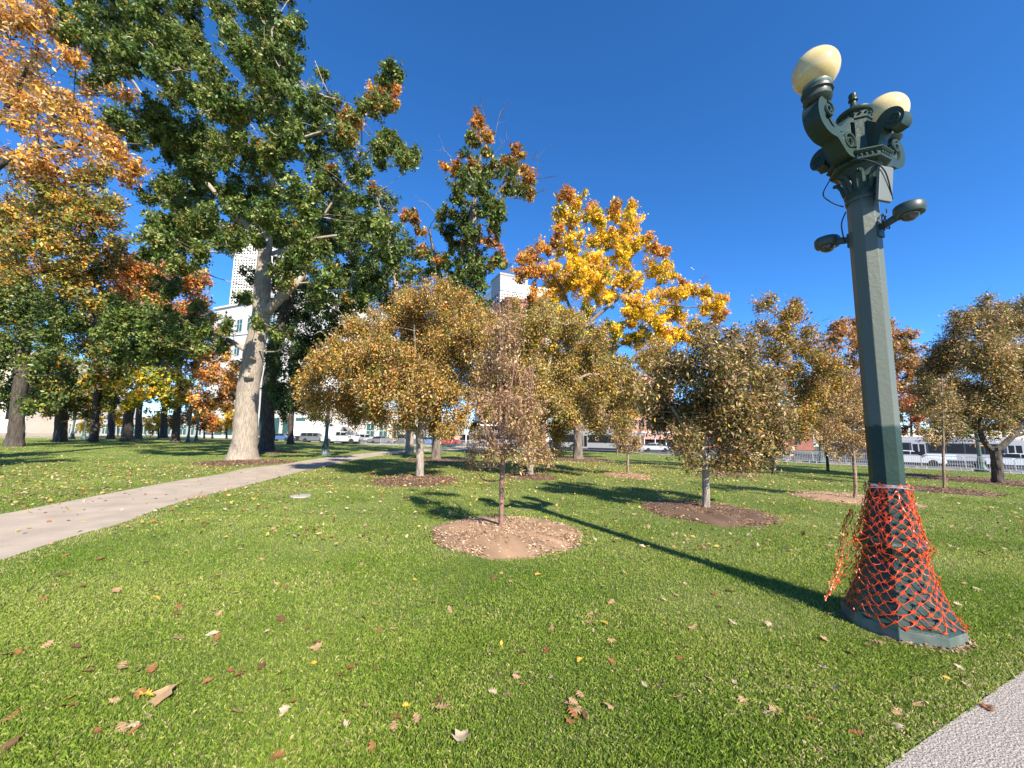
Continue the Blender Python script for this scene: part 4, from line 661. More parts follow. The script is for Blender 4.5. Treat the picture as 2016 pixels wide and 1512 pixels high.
# flat antenna box and loose cables under the capital
m = MB(); M = Matrix.Rotation(-pi/2-.2, 4, 'Z'); m.box(.185, .215, -.085, .085, 4.02, 4.36); m.v = [tuple(M @ Vector((x+(z-4.1)*.12, y, z))) for x, y, z in m.v]; m.build('antenna_box', GREYBOX, LROOT, bevel=.008)
m = MB(); m.box(.11, .195, -.02, .02, 4.08, 4.12); m.v = [tuple(M @ Vector(p)) for p in m.v]; m.build('antenna_mount', LDARK, LROOT)
def cable(pts): m = MB(); q = bez3(pts); m.tube(q, .006, 6); m.build('cable', CABLE, LROOT, smooth=True)
def bez3(pts, n=8):
    P = [Vector(p) for p in pts]; out = []
    for i in range(len(P)-1):
        p0, p1, p2, p3 = P[max(0, i-1)], P[i], P[i+1], P[min(len(P)-1, i+2)]
        for j in range(n):
            t = j/n; out.append(.5*((2*p1)+(-p0+p2)*t+(2*p0-5*p1+4*p2-p3)*t*t+(-p0+3*p1-3*p2+p3)*t**3))
    return out+[P[-1]]
cable([(-.24, -.02, 4.50), (-.26, -.18, 4.40), (-.10, -.24, 4.30), (.05, -.22, 4.05)])
cable([(-.15, .20, 4.45), (-.24, .22, 4.28), (-.20, .16, 4.16), (-.13, .10, 4.10)])
cable([(-.10, .10, 4.05), (-.15, .12, 3.92), (-.12, .13, 3.80), (-.05, .15, 3.74)])
cable([(.06, -.16, 3.98), (-.04, -.20, 3.88), (-.06, -.17, 3.78), (.04, -.18, 3.76), (.07, -.15, 3.86), (.0, -.15, 3.92), (-.03, -.16, 3.80), (.0, -.16, 3.74)])

# ---- orange safety netting: rows of diamond joints with drooping strands
NET = mat('orange_netting', (.72, .075, .012), .35, col2=(.58, .05, .01), scale=9, spec=.5)
def prof_r(z):
    p = BASEPROF; 
    for i in range(len(p)-1):
        if p[i][1] <= z <= p[i+1][1]:
            t = (z-p[i][1])/max(1e-6, p[i+1][1]-p[i][1]); return p[i][0]*(1-t)+p[i+1][0]*t
    return p[-1][0]
def octr(a, R):
    """distance to an octagon's side at angle a"""
    q = (a-0) % (pi/4); q = min(q, pi/4-q); return R*cos(O8)/cos(q)
nr = random.Random(5); rows = 26; cols = 19
def netpos(i, j):
    u = (j+.5*(i % 2))/cols; v = i/rows
    a = 2*pi*u+.10*v*sin(5*u*2*pi)+.10*v; z = .125+1.13*v**1.02+.022*sin(3*2*pi*u+1)*(1-v)+.012*sin(7*2*pi*u)
    loose = max(0, sin(2*pi*u*1.0+2.3))**2
    r = octr(a, prof_r(min(1.24, z)))+.012+.02*abs(sin(4*a+6*v))+.05*max(0, sin(pi*v))*abs(sin(2.5*a+1.0))*max(0, cos(a-.4))
    # bulges out and away where it hangs free on the shaded side
    h = max(0, 1-abs(((a-radians(150)+pi) % (2*pi))-pi)/.9)
    r += .07*h*max(0, sin(pi*min(1, max(0, (v-.12)/.75))))**1.2
    return Vector((r*cos(a), r*sin(a), z))
def netmesh(P, edges, name_w=.0029, js=1):
    m = MB()
    def strip(a, b, sag, outv):
        pts = []; wv = nr.uniform(-.009, .009)
        for t in np.linspace(0, 1, 6):
            p = a.lerp(b, t)+Vector((0, 0, -sag*4*t*(1-t)+wv*sin(2*pi*t)))+outv*(.004*sin(pi*t)); wd = name_w*(.55+1.5*abs(2*t-1)**3); pts.append((p, wd))
        d = (b-a).normalized(); side = d.cross(outv).normalized(); vs = []
        for p, wd in pts: vs += [p+side*wd+outv*.0012, p-side*wd+outv*.0012, p-side*wd-outv*.0012, p+side*wd-outv*.0012]
        fs = [(i*4+k, i*4+(k+1) % 4, (i+1)*4+(k+1) % 4, (i+1)*4+k) for i in range(5) for k in range(4)]+[(0, 1, 2, 3), (23, 22, 21, 20)]
        m.add(vs, fs)
    for a, b, s, o in edges: strip(P[a], P[b], s, o)
    for k, p in P.items():
        o = Vector((p.x, p.y, 0)).normalized(); s = Vector((-o.y, o.x, 0)); up = Vector((0, 0, 1)); w_ = js*.0155*nr.uniform(.8, 1.25)
        q = [p+s*w_*1.25, p+(s+up)*w_*.42, p+up*w_*1.15, p+(up-s)*w_*.42, p-s*w_*1.25, p-(s+up)*w_*.42, p-up*w_*1.15, p+(s-up)*w_*.42]
        m.add([x+o*.002 for x in q]+[x-o*.002 for x in q], [tuple(range(8)), tuple(range(15, 7, -1))]+[(i, 8+i, 8+(i+1) % 8, (i+1) % 8) for i in range(8)])
    return m
P = {}; ED = []
for i in range(rows+1):
    for j in range(cols): P[(i, j)] = netpos(i, j)+Vector((nr.uniform(-1, 1), nr.uniform(-1, 1), nr.uniform(-1, 1)))*.015
for i in range(rows):
    for j in range(cols):
        for dj in ((0, -1) if i % 2 == 0 else (1, 0)):
            q = (i+1, (j+dj) % cols); a, b = P[(i, j)], P[q]; mid = (a+b)/2; o = Vector((mid.x, mid.y, 0)).normalized()
            ED.append(((i, j), q, nr.uniform(.0, .012), o))
nroot = empty('safety_netting', (LX, LY, gz(LX, LY)), O8, 'orange plastic safety netting wrapped round the lamp base', 'safety netting')
nroot.rotation_euler = LEAN.to_euler(); netmesh(P, ED).build('wrap', NET, nroot)
# its free end hangs away from the post towards the lawn
P = {}; ED = []; R2, C2 = 15, 7
for i in range(R2+1):
    for j in range(C2):
        u = (j+.5*(i % 2))/C2; v = i/R2; a = radians(122)+radians(13)*sin(3*v+2*u)+.25*u
        rr = .19+u*(.07+.40*(1-v)**.9)+.02*sin(6*v+3*u); z = .38+.60*v-u*.20*(1.1-v)+.02*sin(5*u+4*v)
        P[(i, j)] = Vector((rr*cos(a)+.03*sin(6*u+3*v), rr*sin(a)+.03*sin(5*u-2*v), z))+Vector((nr.uniform(-1, 1), nr.uniform(-1, 1), nr.uniform(-1, 1)))*.010
for i in range(R2):
    for j in range(C2):
        for dj in ((0, -1) if i % 2 == 0 else (1, 0)):
            if 0 <= j+dj < C2:
                q = (i+1, j+dj); ED.append(((i, j), q, nr.uniform(0, .01), Vector((sin(2.4), -cos(2.4), 0))))
netmesh(P, ED, .0024, .6).build('loose_flap', NET, nroot)
m = MB(); pts = []
for k in range(25):
    a = 2*pi*k/24; r = octr(a, .172)+.01; pts.append((r*cos(a), r*sin(a), 1.235+.012*sin(2*a)))
m.tube(pts, .005, 6); m.build('tie_wire', SILV, nroot, smooth=True)

# ---- the same lamp further off
def far_lamp():
    r = empty('street_lamp', (0, 0, 0)); 
    lamp_body(r, False, LDARK2)
    m = MB(); m.lathe([(.12, 4.10), (.14, 4.2), (.17, 4.42), (.25, 4.5), (.25, 4.56), (.15, 4.6), (.14, 4.9), (.18, 4.95), (.05, 5.02), (.03, 5.12)], 8, O8); m.build('capital', LDARK2, r)
    for s in (-1, 1):
        m = MB(); m.tube([(s*.1, 0, 4.55), (s*.4, 0, 4.6), (s*.68, 0, 4.75), (s*.66, 0, 5.05)], [.07, .08, .07, .11], 8); m.build('globe_arm', LDARK2, r, smooth=True)
        m = MB(); m.sphere((s*.66, 0, 5.3), .2, 16, 10); m.build('globe', GLOBE, r, smooth=True)
    return r
LDARK2 = mat('weathered_green_paint', (.07, .11, .095), .5, col2=(.045, .08, .068), scale=3)
FL = far_lamp(); FL.location = (0, -60, 0)
for k, (px, py, rz, lab, s) in enumerate([(640, 897, .3, 'distant green lamp post beside the end of the curving path', 1), (1618, 912, 1.1, 'distant green lamp post before the barriers left of the big lamp', 1.0), (1933, 929, .7, 'distant green lamp post in front of the parked bus', 1.0), (141, 866, .2, 'slim dark lamp post in the left grove, leftmost of the four there', .9), (164, 866, .9, 'slim dark lamp post in the left grove, second from the left there', .9), (370, 866, .4, 'slim dark lamp post left of the big oak, taller of the pair', .9), (386, 864, .4, 'slim dark lamp post nearest the big oak, shorter of the pair', .9)]):
    Z = [None, None, None, 52, 50, 52, 60][k]; g = gp(px, py) if Z is None else at(px, py, Z); loc = (g[0], g[1], gz(g[0], g[1]))
    if k == 0: o = FL; o.location = loc; o.rotation_euler = (0, 0, rz); tag(o, lab, 'street lamp', 'lamp posts standing further off in the park')
    else: o = dup(FL, loc, rz, lab, scale=s)
# ================================================================== BUILDINGS
WHITE = mat('white_limestone', (.58, .565, .54), .8, col2=(.50, .485, .465), scale=.4); CREAM = mat('cream_stone', (.62, .56, .47), .85, col2=(.50, .45, .38), scale=.3)
TOWERW = mat('pale_tower_stone', (.66, .63, .58), .8, col2=(.60, .57, .53), scale=.1); BRICK = mat('red_brick', (.27, .115, .085), .9, col2=(.20, .085, .065), scale=.8); PINKB = mat('pink_brick', (.46, .26, .21), .9, col2=(.38, .21, .17), scale=.5)
GLASS = mat('dark_glass', (.014, .017, .022), .25, spec=.12); TEAL = mat('teal_glass', (.035, .10, .10), .2, spec=.35); BLUEG = mat('blue_curtain_glass', (.06, .13, .26), .12, col2=(.09, .18, .33), scale=.1, spec=.8); SHADEG = mat('painted_shade_stone', (.30, .29, .29), .8)  # last one: grey stone with shade put into its colour
PALEG = mat('pale_louvre', (.45, .55, .60), .4); FRAMEW = mat('white_window_frame', (.7, .69, .66), .5); REDF = mat('red_canvas', (.48, .05, .04), .7); WHP = mat('white_paint', (.75, .75, .74), .4); BLUEP = mat('blue_panel', (.03, .09, .35), .5)
def wbox(name, w, h, d, m, parent, loc):
    b = MB(); b.box(-w/2, w/2, 0, d, -h/2, h/2); return b.build(name, m, parent, loc)
def building(name, label, pA, pB, ZA, ZB, top, depth, wall, win=None, extra=None, roof=None, base=3):
    """front face runs from pixel column pA at distance ZA to pB at ZB; top = pixel row of the roof at pA"""
    A = at(pA, 850, ZA); B = at(pB, 850, ZB); zt = at(pA, top, ZA)[2]; gA = min(gz(A[0], A[1]), gz(B[0], B[1]))
    d = Vector((B[0]-A[0], B[1]-A[1], 0)); L = d.length; root = empty(name, (A[0], A[1], gA), atan2(d.y, d.x), label, 'building'); H = zt-gA
    m = MB(); m.box(0, L, 0, depth, -base, H); m.build('wall', wall, root)
    m = MB(); m.box(-.3, L+.3, -.35, depth+.3, H, H+max(.5, H*.012)); m.build('roof', roof or wall, root)
    if win:
        for g in win:
            x0, x1, nx, z0, z1, nz, w, h, gm = g[:9]; frame = g[9] if len(g) > 9 else None; first = None; cells = [(x0+(x1-x0)*(i+.5)/nx, z0+(z1-z0)*(j+.5)/nz) for j in range(nz) for i in range(nx)]
            cells = [(x*L, z*H) for x, z in cells]; ww = w*(x1-x0)*L/nx; hh = h*(z1-z0)*H/nz
            cells.sort(key=lambda c: -c[1] if not (len(g) > 10 and g[10] == 'low') else c[1])
            for x, z in cells[:90]:
                if first is None:
                    first = wbox('window', ww, hh, .3, gm, root, (x, -.04, z))
                    if frame:
                        b = MB(); t = .07
                        b.box(-ww/2-.08, ww/2+.08, -.04, .1, -hh/2-.12, -hh/2); b.box(-ww/2-.08, ww/2+.08, -.04, .1, hh/2, hh/2+.08)
                        b.box(-t/2, t/2, -.03, .1, -hh/2, hh/2); b.box(-ww/2, ww/2, -.03, .1, hh*.12, hh*.12+t); b.build('frame', frame, first)
                else:
                    o = first.copy(); COL.objects.link(o); o.location = (x, -.04, z)
                    for c in first.children: q = c.copy(); COL.objects.link(q); q.parent = o
            if len(cells) > 90:
                b = MB()
                for x, z in cells[90:]: b.box(x-ww/2, x+ww/2, -.04, .2, z-hh/2, z+hh/2)
                tag(b.build('window', gm, root), kind='stuff')
    if extra: extra(root, L, H)
    return root
# far left classical block with fluted wall, white wall right of it
def flutes(root, L, H):
    for i in range(11):
        m = MB(); m.tube([(L*(.04+.092*i), -.45, 0.6), (L*(.04+.092*i), -.45, H*.86)], [.55, .48], 12); m.build('column', CREAM, root, smooth=True)
    m = MB(); m.box(-.4, L+.4, -1.1, -.02, H*.86, H*.93); m.box(-.7, L+.7, -1.4, -.02, H*.93, H*.985); m.build('cornice', CREAM, root)
    m = MB(); m.box(-.6, L+.6, -1.5, -.02, -1, .6); m.build('steps', CREAM, root)
building('classical_building', 'cream columned building behind the trees at the far left edge', -420, 46, 84, 88, 680, 25, CREAM, [(.03, .97, 11, .12, .82, 3, .42, .6, GLASS)], flutes)
building('white_building', 'plain white building low behind the left grove', 40, 112, 96, 96, 770, 20, WHITE, [(.5, .95, 2, .15, .5, 1, .5, .6, GLASS)])
building('low_building', 'low white building with glass front behind the yellow saplings', 118, 470, 98, 94, 822, 14, SHADEG, [(.02, .98, 22, .08, .72, 1, .72, .85, TEAL, FRAMEW)])  # white wall painted grey, shade under the grove included in the colour
# white hotel behind the oak: two faces meet at a corner
def garages(root, L, H): pass
building('hotel_building', 'white building with teal windows left of the big oak trunk', 396, 608, 92, 78, 600, 24, WHITE, [(.02, .98, 9, .20, .93, 4, .46, .52, TEAL, FRAMEW), (.02, .98, 9, .02, .16, 1, .7, .85, TEAL)])
building('hotel_building', 'white wing with teal garage doors behind the parked cars', 609, 730, 78.2, 92, 570, 20, WHITE, [(.03, .97, 7, .25, .95, 4, .4, .45, TEAL, FRAMEW)])
def bays(root, L, H):
    for i in range(7):
        m = MB(); x = L*(.06+.135*i); m.box(x, x+L*.03, -.35, 0, 0, H*.9); m.build('pilaster', CREAM, root)
building('low_building', 'low white building with teal doors behind the golden crabapple', 700, 900, 86, 86, 810, 14, WHITE, [(.08, .98, 7, .02, .62, 1, .58, 1, TEAL, FRAMEW)], bays)
building('glass_tower', 'dark blue glass tower peeking over the white hotel roof', 612, 674, 190, 190, 500, 30, BLUEG, [(.02, .98, 6, .5, .98, 14, .93, .85, GLASS)])
building('office_tower', 'tall pale tower with a grid of square dark windows left of the oak', 424, 506, 230, 230, 392, 40, TOWERW, [(.02, .98, 14, .56, .79, 18, .5, .5, GLASS, None, 'low'), (.02, .98, 14, .81, .985, 14, .5, .5, GLASS)])
def towertop(root, L, H):
    m = MB(); m.box(-.2, L+.2, -.5, -.02, H*.95, H*.99); m.build('louvre_band', PALEG, root)
    for i in range(24):
        pass
    m = MB()
    for i in range(40): m.box(L*i/40, L*i/40+.25, -.8, -.5, H*.95, H*.99)
    m.build('louvre', WHP, root)
building('office_tower', 'pale tower with rows of small windows above the brick building', 981, 1085, 236, 250, 541, 50, TOWERW, [(.01, .99, 20, .60, .935, 19, .52, .5, GLASS)], towertop)
building('office_tower', 'grey shaded side block of the pale tower behind the sapling', 962, 980, 250, 236, 541, 20, SHADEG, [(.1, .9, 3, .5, .9, 10, .5, .5, GLASS)])  # same tower as the pale front; side's shade is painted in as grey
building('brick_building', 'red brick building with dark windows between the tall oak and yellow tree', 997, 1075, 120, 124, 580, 40, BRICK, [(.05, .97, 3, .50, .98, 6, .70, .60, GLASS, BRICK), (.05, .97, 3, .05, .48, 5, .7, .55, GLASS)])
building('brick_building', 'angled brick wing just left of the red brick building', 976, 996.5, 128, 120, 592, 12, BRICK, [(.1, .95, 2, .45, .95, 6, .7, .5, GLASS)])
building('brick_building', 'pinkish brick building seen through leaves right of the yellow tree', 1150, 1330, 128, 132, 735, 30, PINKB, [(.02, .98, 12, .18, .95, 3, .6, .5, GLASS, PINKB)])
building('brick_building', 'low brick building far behind the round crabapple', 1330, 1600, 150, 150, 800, 20, BRICK, [(.02, .98, 14, .2, .9, 2, .55, .55, GLASS)])
building('low_building', 'pale low building across the right hand street', 1700, 2100, 118, 110, 850, 20, CREAM, [(.02, .98, 16, .25, .8, 1, .6, .8, GLASS)])

# ================================================================== STREET THINGS
RUBBER = mat('tyre_rubber', (.018, .018, .018), .85); RIM = mat('alloy_rim', (.35, .35, .36), .35, metal=.7); HEADL = mat('headlight_lens', (.7, .72, .75), .15); TAIL = mat('tail_light', (.4, .02, .02), .3); BLACK = mat('black_trim', (.02, .02, .022), .5)
def paint(n, c): return mat(n, c, .28, spec=.5, coat=.6)
PW, PS, PD, PB, PR, PG = paint('white_car_paint', (.58, .59, .60)), paint('silver_car_paint', (.36, .38, .40)), paint('dark_car_paint', (.035, .04, .05)), paint('blue_car_paint', (.05, .12, .28)), paint('red_car_paint', (.35, .03, .03)), paint('grey_car_paint', (.12, .13, .14))
SHAPES = dict(sedan=(4.6, [(-2.3, .55), (-2.28, .86), (-2.1, .96), (-1.55, 1.0), (-.95, 1.38), (-.3, 1.45), (.25, 1.42), (1.05, 1.0), (1.9, .86), (2.22, .72), (2.3, .5)], .95, [(-1.45, 1.02, -.9, 1.34), (-.9, 1.02, 0, 1.385), (.04, 1.02, .9, 1.36)]),
 suv=(4.7, [(-2.35, .6), (-2.35, 1.05), (-2.25, 1.65), (-1.9, 1.75), (.3, 1.74), (1.05, 1.16), (2.0, 1.04), (2.3, .85), (2.35, .55)], 1.1, [(-2.1, 1.16, -1.2, 1.62), (-1.1, 1.16, -.2, 1.64), (-.1, 1.16, .72, 1.6)]),
 pickup=(5.4, [(-2.7, .65), (-2.7, 1.1), (-.75, 1.12), (-.65, 1.78), (.55, 1.8), (1.2, 1.22), (2.4, 1.1), (2.68, .9), (2.7, .6)], 1.15, [(-.55, 1.2, .02, 1.68), (.08, 1.2, .9, 1.62)]))
def car(shape, pm, name, label, group):
    L, top, belt, wins = SHAPES[shape]; r = empty(name, (0, 0, 0), 0, label, 'car', group); W = .9 if shape == 'sedan' else .96; zt = max(z for _, z in top)
    hw = lambda z: W*(1-.20*max(0, (z-belt)/(zt-belt)))
    bottom = [(L/2-.1, .28), (-L/2+.1, .28)]; poly = top+bottom
    m = MB(); n = len(poly); cx = sum(x for x, _ in poly)/n; vs = []
    rings = [(1, .965), (1, 1.0), (-1, 1.0), (-1, .965)]
    for k, (s, f) in enumerate(rings):
        for x, z in poly:
            y = s*(hw(z)-(0 if f < 1 else .07)); vs.append((x*f if f < 1 else x, y, z if f == 1 else (z-.04 if z > .5 else z+.04)))
    fs = [tuple(range(n))[::-1], tuple(3*n+i for i in range(n))]
    for k in range(3): fs += [(k*n+i, k*n+(i+1) % n, (k+1)*n+(i+1) % n, (k+1)*n+i) for i in range(n)]
    m.add(vs, fs); m.build('body', pm, r, smooth=True)
    for s in (-1, 1):
        for x0, z0, x1, z1 in wins:
            inl = .12
            last = (x0, z0, x1, z1) == wins[-1]; firstw = (x0, z0, x1, z1) == wins[0]
            q = [(x0, z0), (x1+(.28 if last and shape != 'suv' else .2 if last else 0), z0), (x1-(.12 if last else 0), z1), (x0+(.25 if firstw and shape == 'sedan' else .05), z1)]
            b = MB(); b.add([(x, s*(hw(z)+.004), z) for x, z in q]+[(x, s*(hw(z)-.03), z) for x, z in q], [(0, 1, 2, 3), (7, 6, 5, 4)]+[(i, 4+i, 4+(i+1) % 4, (i+1) % 4) for i in range(4)]); b.build('window', GLASS, r)
    # windscreen and rear glass lie on the sloping faces
    def slope(i, nm):
        (xa, za), (xb, zb) = top[i], top[i+1]; nx, nz = -(zb-za), (xb-xa); l = math.hypot(nx, nz); nx, nz = nx/l*.012, nz/l*.012; b = MB(); qs = []
        for f in (.10, .92):
            x, z = xa+(xb-xa)*f, za+(zb-za)*f; h = hw(z)-.12; qs += [(x+nx, -h, z+nz), (x+nx, h, z+nz)]
        q2 = [(x-nx*4, y, z-nz*4) for x, y, z in qs]; b.add(qs+q2, [(0, 1, 3, 2), (4, 6, 7, 5), (0, 2, 6, 4), (1, 5, 7, 3), (0, 4, 5, 1), (2, 3, 7, 6)]); b.build(nm, GLASS, r)
    slope({'sedan': 6, 'suv': 4, 'pickup': 4}[shape], 'windscreen'); slope({'sedan': 3, 'suv': 1, 'pickup': 2}[shape], 'rear_window')
    for s in (-1, 1):
        for x in (-L*.29, L*.31):
            R = .33 if shape == 'sedan' else .38; T = Matrix.Translation((x, s*(W-.12), R)) @ Matrix.Rotation(pi/2, 4, 'X')
            b = MB(); b.lathe([(R*.6, -.13), (R*.95, -.135), (R, -.09), (R, .09), (R*.95, .135), (R*.6, .13)], 24, M=T); wh = b.build('tyre', RUBBER, r, smooth=True)
            b = MB(); b.lathe([(.01, -.125), (R*.62, -.11), (R*.64, 0), (R*.62, .11), (.01, .125)], 10, M=T); b.build('rim', RIM, wh)
        b = MB(); b.box(L/2-.32, L/2-.04, s*W*.62-.16, s*W*.62+.16, .68, .80); b.build('headlight', HEADL, r, bevel=.03)
        b = MB(); b.box(-L/2-.012, -L/2+.2, s*W*.74-.13, s*W*.74+.13, .78, .92); b.build('tail_light', TAIL, r)
        b = MB(); xm = wins[-1][2]+.05; b.box(xm-.08, xm+.08, s*(W+.02)-.08, s*(W+.02)+.09, belt+.05, belt+.2); b.build('mirror', pm, r, bevel=.03)
    b = MB(); b.box(L/2-.05, L/2+.02, -.55, .55, .36, .56); b.build('grille', BLACK, r)
    b = MB(); b.box(-L/2+.12, L/2-.12, -W-.004, W+.004, .22, .36); b.build('sill', BLACK, r)
    return r
def place(o, px, py, Z, rz, s=1):
    g = at(px, py, Z); o.location = (g[0], g[1], gz(g[0], g[1])+.004); o.rotation_euler = (0, 0, rz); o.scale = (s,)*3; return o
RD = atan2(-10.2, 9.6)            # direction of the right hand street
place(car('sedan', PW, 'parked_car', 'white sedan beside the bus behind the crowd barriers', 'cars along the streets'), 1792, 915, 37, RD+.12)
place(car('sedan', PS, 'parked_car', 'silver sedan seen left of the round crabapple trunk', 'cars along the streets'), 1290, 887, 66, -.12)
place(car('sedan', PW, 'parked_car', 'white car just behind the silver sedan', 'cars along the streets'), 1292, 878, 84, -.1)
place(car('suv', PS, 'parked_car', 'silver estate car behind the two dark sedans', 'cars along the streets'), 722, 868, 74, .05)
place(car('suv', PG, 'parked_car', 'grey boxy vehicle left of the distant lamp post before the trailer', 'cars along the streets'), 620, 869, 70, .08)
place(car('sedan', PD, 'parked_car', 'black sedan just right of the distant lamp post', 'cars along the streets'), 694, 872, 68, .03)
place(car('sedan', PG, 'parked_car', 'dark grey sedan left of the pale tree trunk', 'cars along the streets'), 752, 872, 68, .02)
place(car('pickup', PD, 'parked_car', 'dark pickup beside the pale tree trunk', 'cars along the streets'), 792, 872, 70, pi)
place(car('sedan', PB, 'parked_car', 'blue car between the two pale trunks behind the golden crabapple', 'cars along the streets'), 843, 873, 70, 0)
place(car('sedan', PB, 'parked_car', 'blue car left of the dark tree trunk by the oak', 'cars along the streets'), 553, 868, 74, 0)
place(car('suv', PR, 'parked_car', 'red vehicle behind the barriers right of the pale trunk', 'cars along the streets'), 884, 874, 74, 0)
pc = place(car('sedan', PW, 'parked_car', 'white car with red lettering behind the forked tree', 'cars along the streets'), 2006, 915, 36.5, RD+.1)
place(car('sedan', PW, 'parked_car', 'white car further off at the right edge above the lettered car', 'cars along the streets'), 2018, 884, 58, RD)
def text(s, size, m, parent, loc, rot, name='lettering', sx=1):
    c = bpy.data.curves.new('t', 'FONT'); c.body = s; c.size = size; c.extrude = .003; c.align_x = 'CENTER'; o = bpy.data.objects.new('t', c); COL.objects.link(o)
    dg = bpy.context.evaluated_depsgraph_get(); me = bpy.data.meshes.new_from_object(o.evaluated_get(dg)); bpy.data.objects.remove(o); me.materials.clear(); me.materials.append(m)
    q = link(name, me, parent, loc); q.rotation_euler = rot; q.scale = (sx, 1, 1); return q
REDT = mat('red_lettering', (.55, .04, .04), .5); BLUET = mat('blue_lettering', (.10, .16, .38), .5); GREYT = mat('grey_blue_lettering', (.25, .32, .45), .5)
BUSW = mat('bus_shaded_white', (.30, .31, .34), .45, spec=.3); BUSB = paint('bus_blue', (.05, .08, .32)); ADP = mat('pale_blue_advert', (.50, .60, .72), .5); DEST = mat('orange_led_sign', (.9, .25, .03), .5)  # white bus body is greyed, its shaded side put into the colour
def bus(label, L=12.0, blue=False, words=True):
    r = empty('city_bus', (0, 0, 0), 0, label, 'bus', 'city buses in the street'); W, H = 1.28, 3.0
    m = MB(); m.box(-L/2, L/2, -W, W, .35, H-.1); m.build('body', BUSW, r, bevel=.12, seg=3)
    m = MB(); m.box(-L/2+.3, L/2-1.2, -W+.15, W-.15, H-.1, H+.12); m.build('roof_unit', BUSW, r, bevel=.06)
    nw = 7; x0, x1 = -L/2+.5, L/2-1.5; st = (x1-x0)/nw
    m = MB(); m.box(-L/2+.25, L/2-.25, -W-.006, W+.006, 1.32, 2.44); m.build('window_band', BUSB if blue else GREYT2, r)
    for i in range(nw):
        if i in (2,): continue
        for s in (-1, 1):
            m = MB(); a, b = x0+st*i+.07, x0+st*(i+1)-.07; m.box(a, b, s*(W+.004)-.02, s*(W+.004)+.02, 1.42, 2.36); m.build('window', GLASS, r, bevel=.018)
    for s in (-1, 1):
        for xa in (x0+st*2+.12, L/2-1.35):
            m = MB(); m.box(xa, xa+1.15, s*W-.025, s*W+.025, .5, 2.45); d = m.build('door', BUSW if not blue else BUSB, r)
            for q in (.1, .63):
                m = MB(); m.box(xa+q, xa+q+.42, s*W-.032, s*W+.032, .75, 2.3); m.build('pane', GLASS, d)
        for x in (-L*.29, L*.30):
            R = .5; T = Matrix.Translation((x, s*(W-.16), R)) @ Matrix.Rotation(pi/2, 4, 'X')
            b = MB(); b.lathe([(.6, -.19), (.62, .19)], 24, M=T); b.build('wheel_arch', BLACK, r)
            b = MB(); b.lathe([(.3, -.18), (R*.95, -.2), (R, -.12), (R, .12), (R*.95, .2), (.3, .18)], 24, M=T); t = b.build('tyre', RUBBER, r, smooth=True)
            b = MB(); b.lathe([(.01, -.18), (.3, -.2), (.3, .2), (.01, .18)], 12, M=T); b.build('rim', RIM, t)
        m = MB(); m.box(L/2-.04, L/2+.05, s*.9-.18, s*.9+.18, .75, .95); m.build('headlight', HEADL, r)
    m = MB(); m.box(L/2-.02, L/2+.03, -1.1, 1.1, 1.15, 2.4); m.build('windscreen', GLASS, r)
    m = MB(); m.box(-L/2+.1, L/2-.1, -W-.008, W+.008, .36, .62); m.build('skirt', GREYT2, r)
    if words:
        s = -1
        text('Regional Transportation District', .26, BLUET, r, (-.2, -W-.012, 2.58), (pi/2, 0, 0), sx=1.15); text('Denver Metro', .26, BLUET, r, (-4.4, -W-.012, 2.58), (pi/2, 0, 0))
        m = MB(); m.box(-2.9, .9, -W-.02, -W, .70, 1.22); m.build('advert_panel', ADP, r)
        m = MB(); m.box(2.4, 3.4, -W-.03, -W, 2.18, 2.32); m.build('destination_sign', DEST, r)
        m = MB(); m.box(3.9, 4.15, -W-.02, -W, 2.60, 2.75); m.build('emblem', WHP, r, bevel=.02)
    return r
GREYT2 = mat('bus_grey_band', (.022, .027, .042), .4)
place(bus('white city bus with dark windows behind the white sedan at the right'), 1850, 920, 39.5, RD+.34, .93)
place(bus('white city bus behind the yellow tree trunk', words=False), 1180, 884, 56, -.45)
place(bus('white city bus with blue window band behind the slim sapling', blue=True, words=False), 985, 876, 76, -.05)
# articulated truck: trailer and cab
r = empty('trailer_truck', (0, 0, 0), 0, 'white box trailer truck parked behind the boxy grey vehicle', 'truck')
m = MB(); m.box(-7, 3.2, -1.28, 1.28, 1.1, 4.0); m.build('trailer', WHP, r, bevel=.04)
m = MB(); m.prism([(3.6, .6), (3.6, 2.9), (4.2, 3.0), (4.9, 2.2), (6.0, 1.9), (6.3, 1.2), (6.3, .6)], -1.15, 1.15); cab = m.build('cab', PG, r, bevel=.06)
for s in (-1, 1):
    m = MB(); m.prism([(4.0, 1.9), (4.0, 2.7), (4.3, 2.75), (4.75, 2.2), (4.75, 1.9)], s*1.15-.012, s*1.15+.012); m.build('window', GLASS, cab)
    for x in (-5.6, -4.4, 2.6, 3.9, 5.6):
        T = Matrix.Translation((x, s*1.05, .52)) @ Matrix.Rotation(pi/2, 4, 'X'); b = MB(); b.lathe([(.28, -.15), (.52, -.13), (.52, .13), (.28, .15)], 20, M=T); t = b.build('tyre', RUBBER, r, smooth=True)
        b = MB(); b.lathe([(.01, -.14), (.28, -.16), (.28, .16), (.01, .14)], 10, M=T); b.build('rim', RIM, t)
place(r, 640, 868, 78, .02)
# tow truck cab standing up behind the black sedan
place(car('pickup', PS, 'parked_car', 'silver pickup truck right of the distant lamp post behind the sedans', 'cars along the streets'), 672, 869, 66, .1, 1.15)

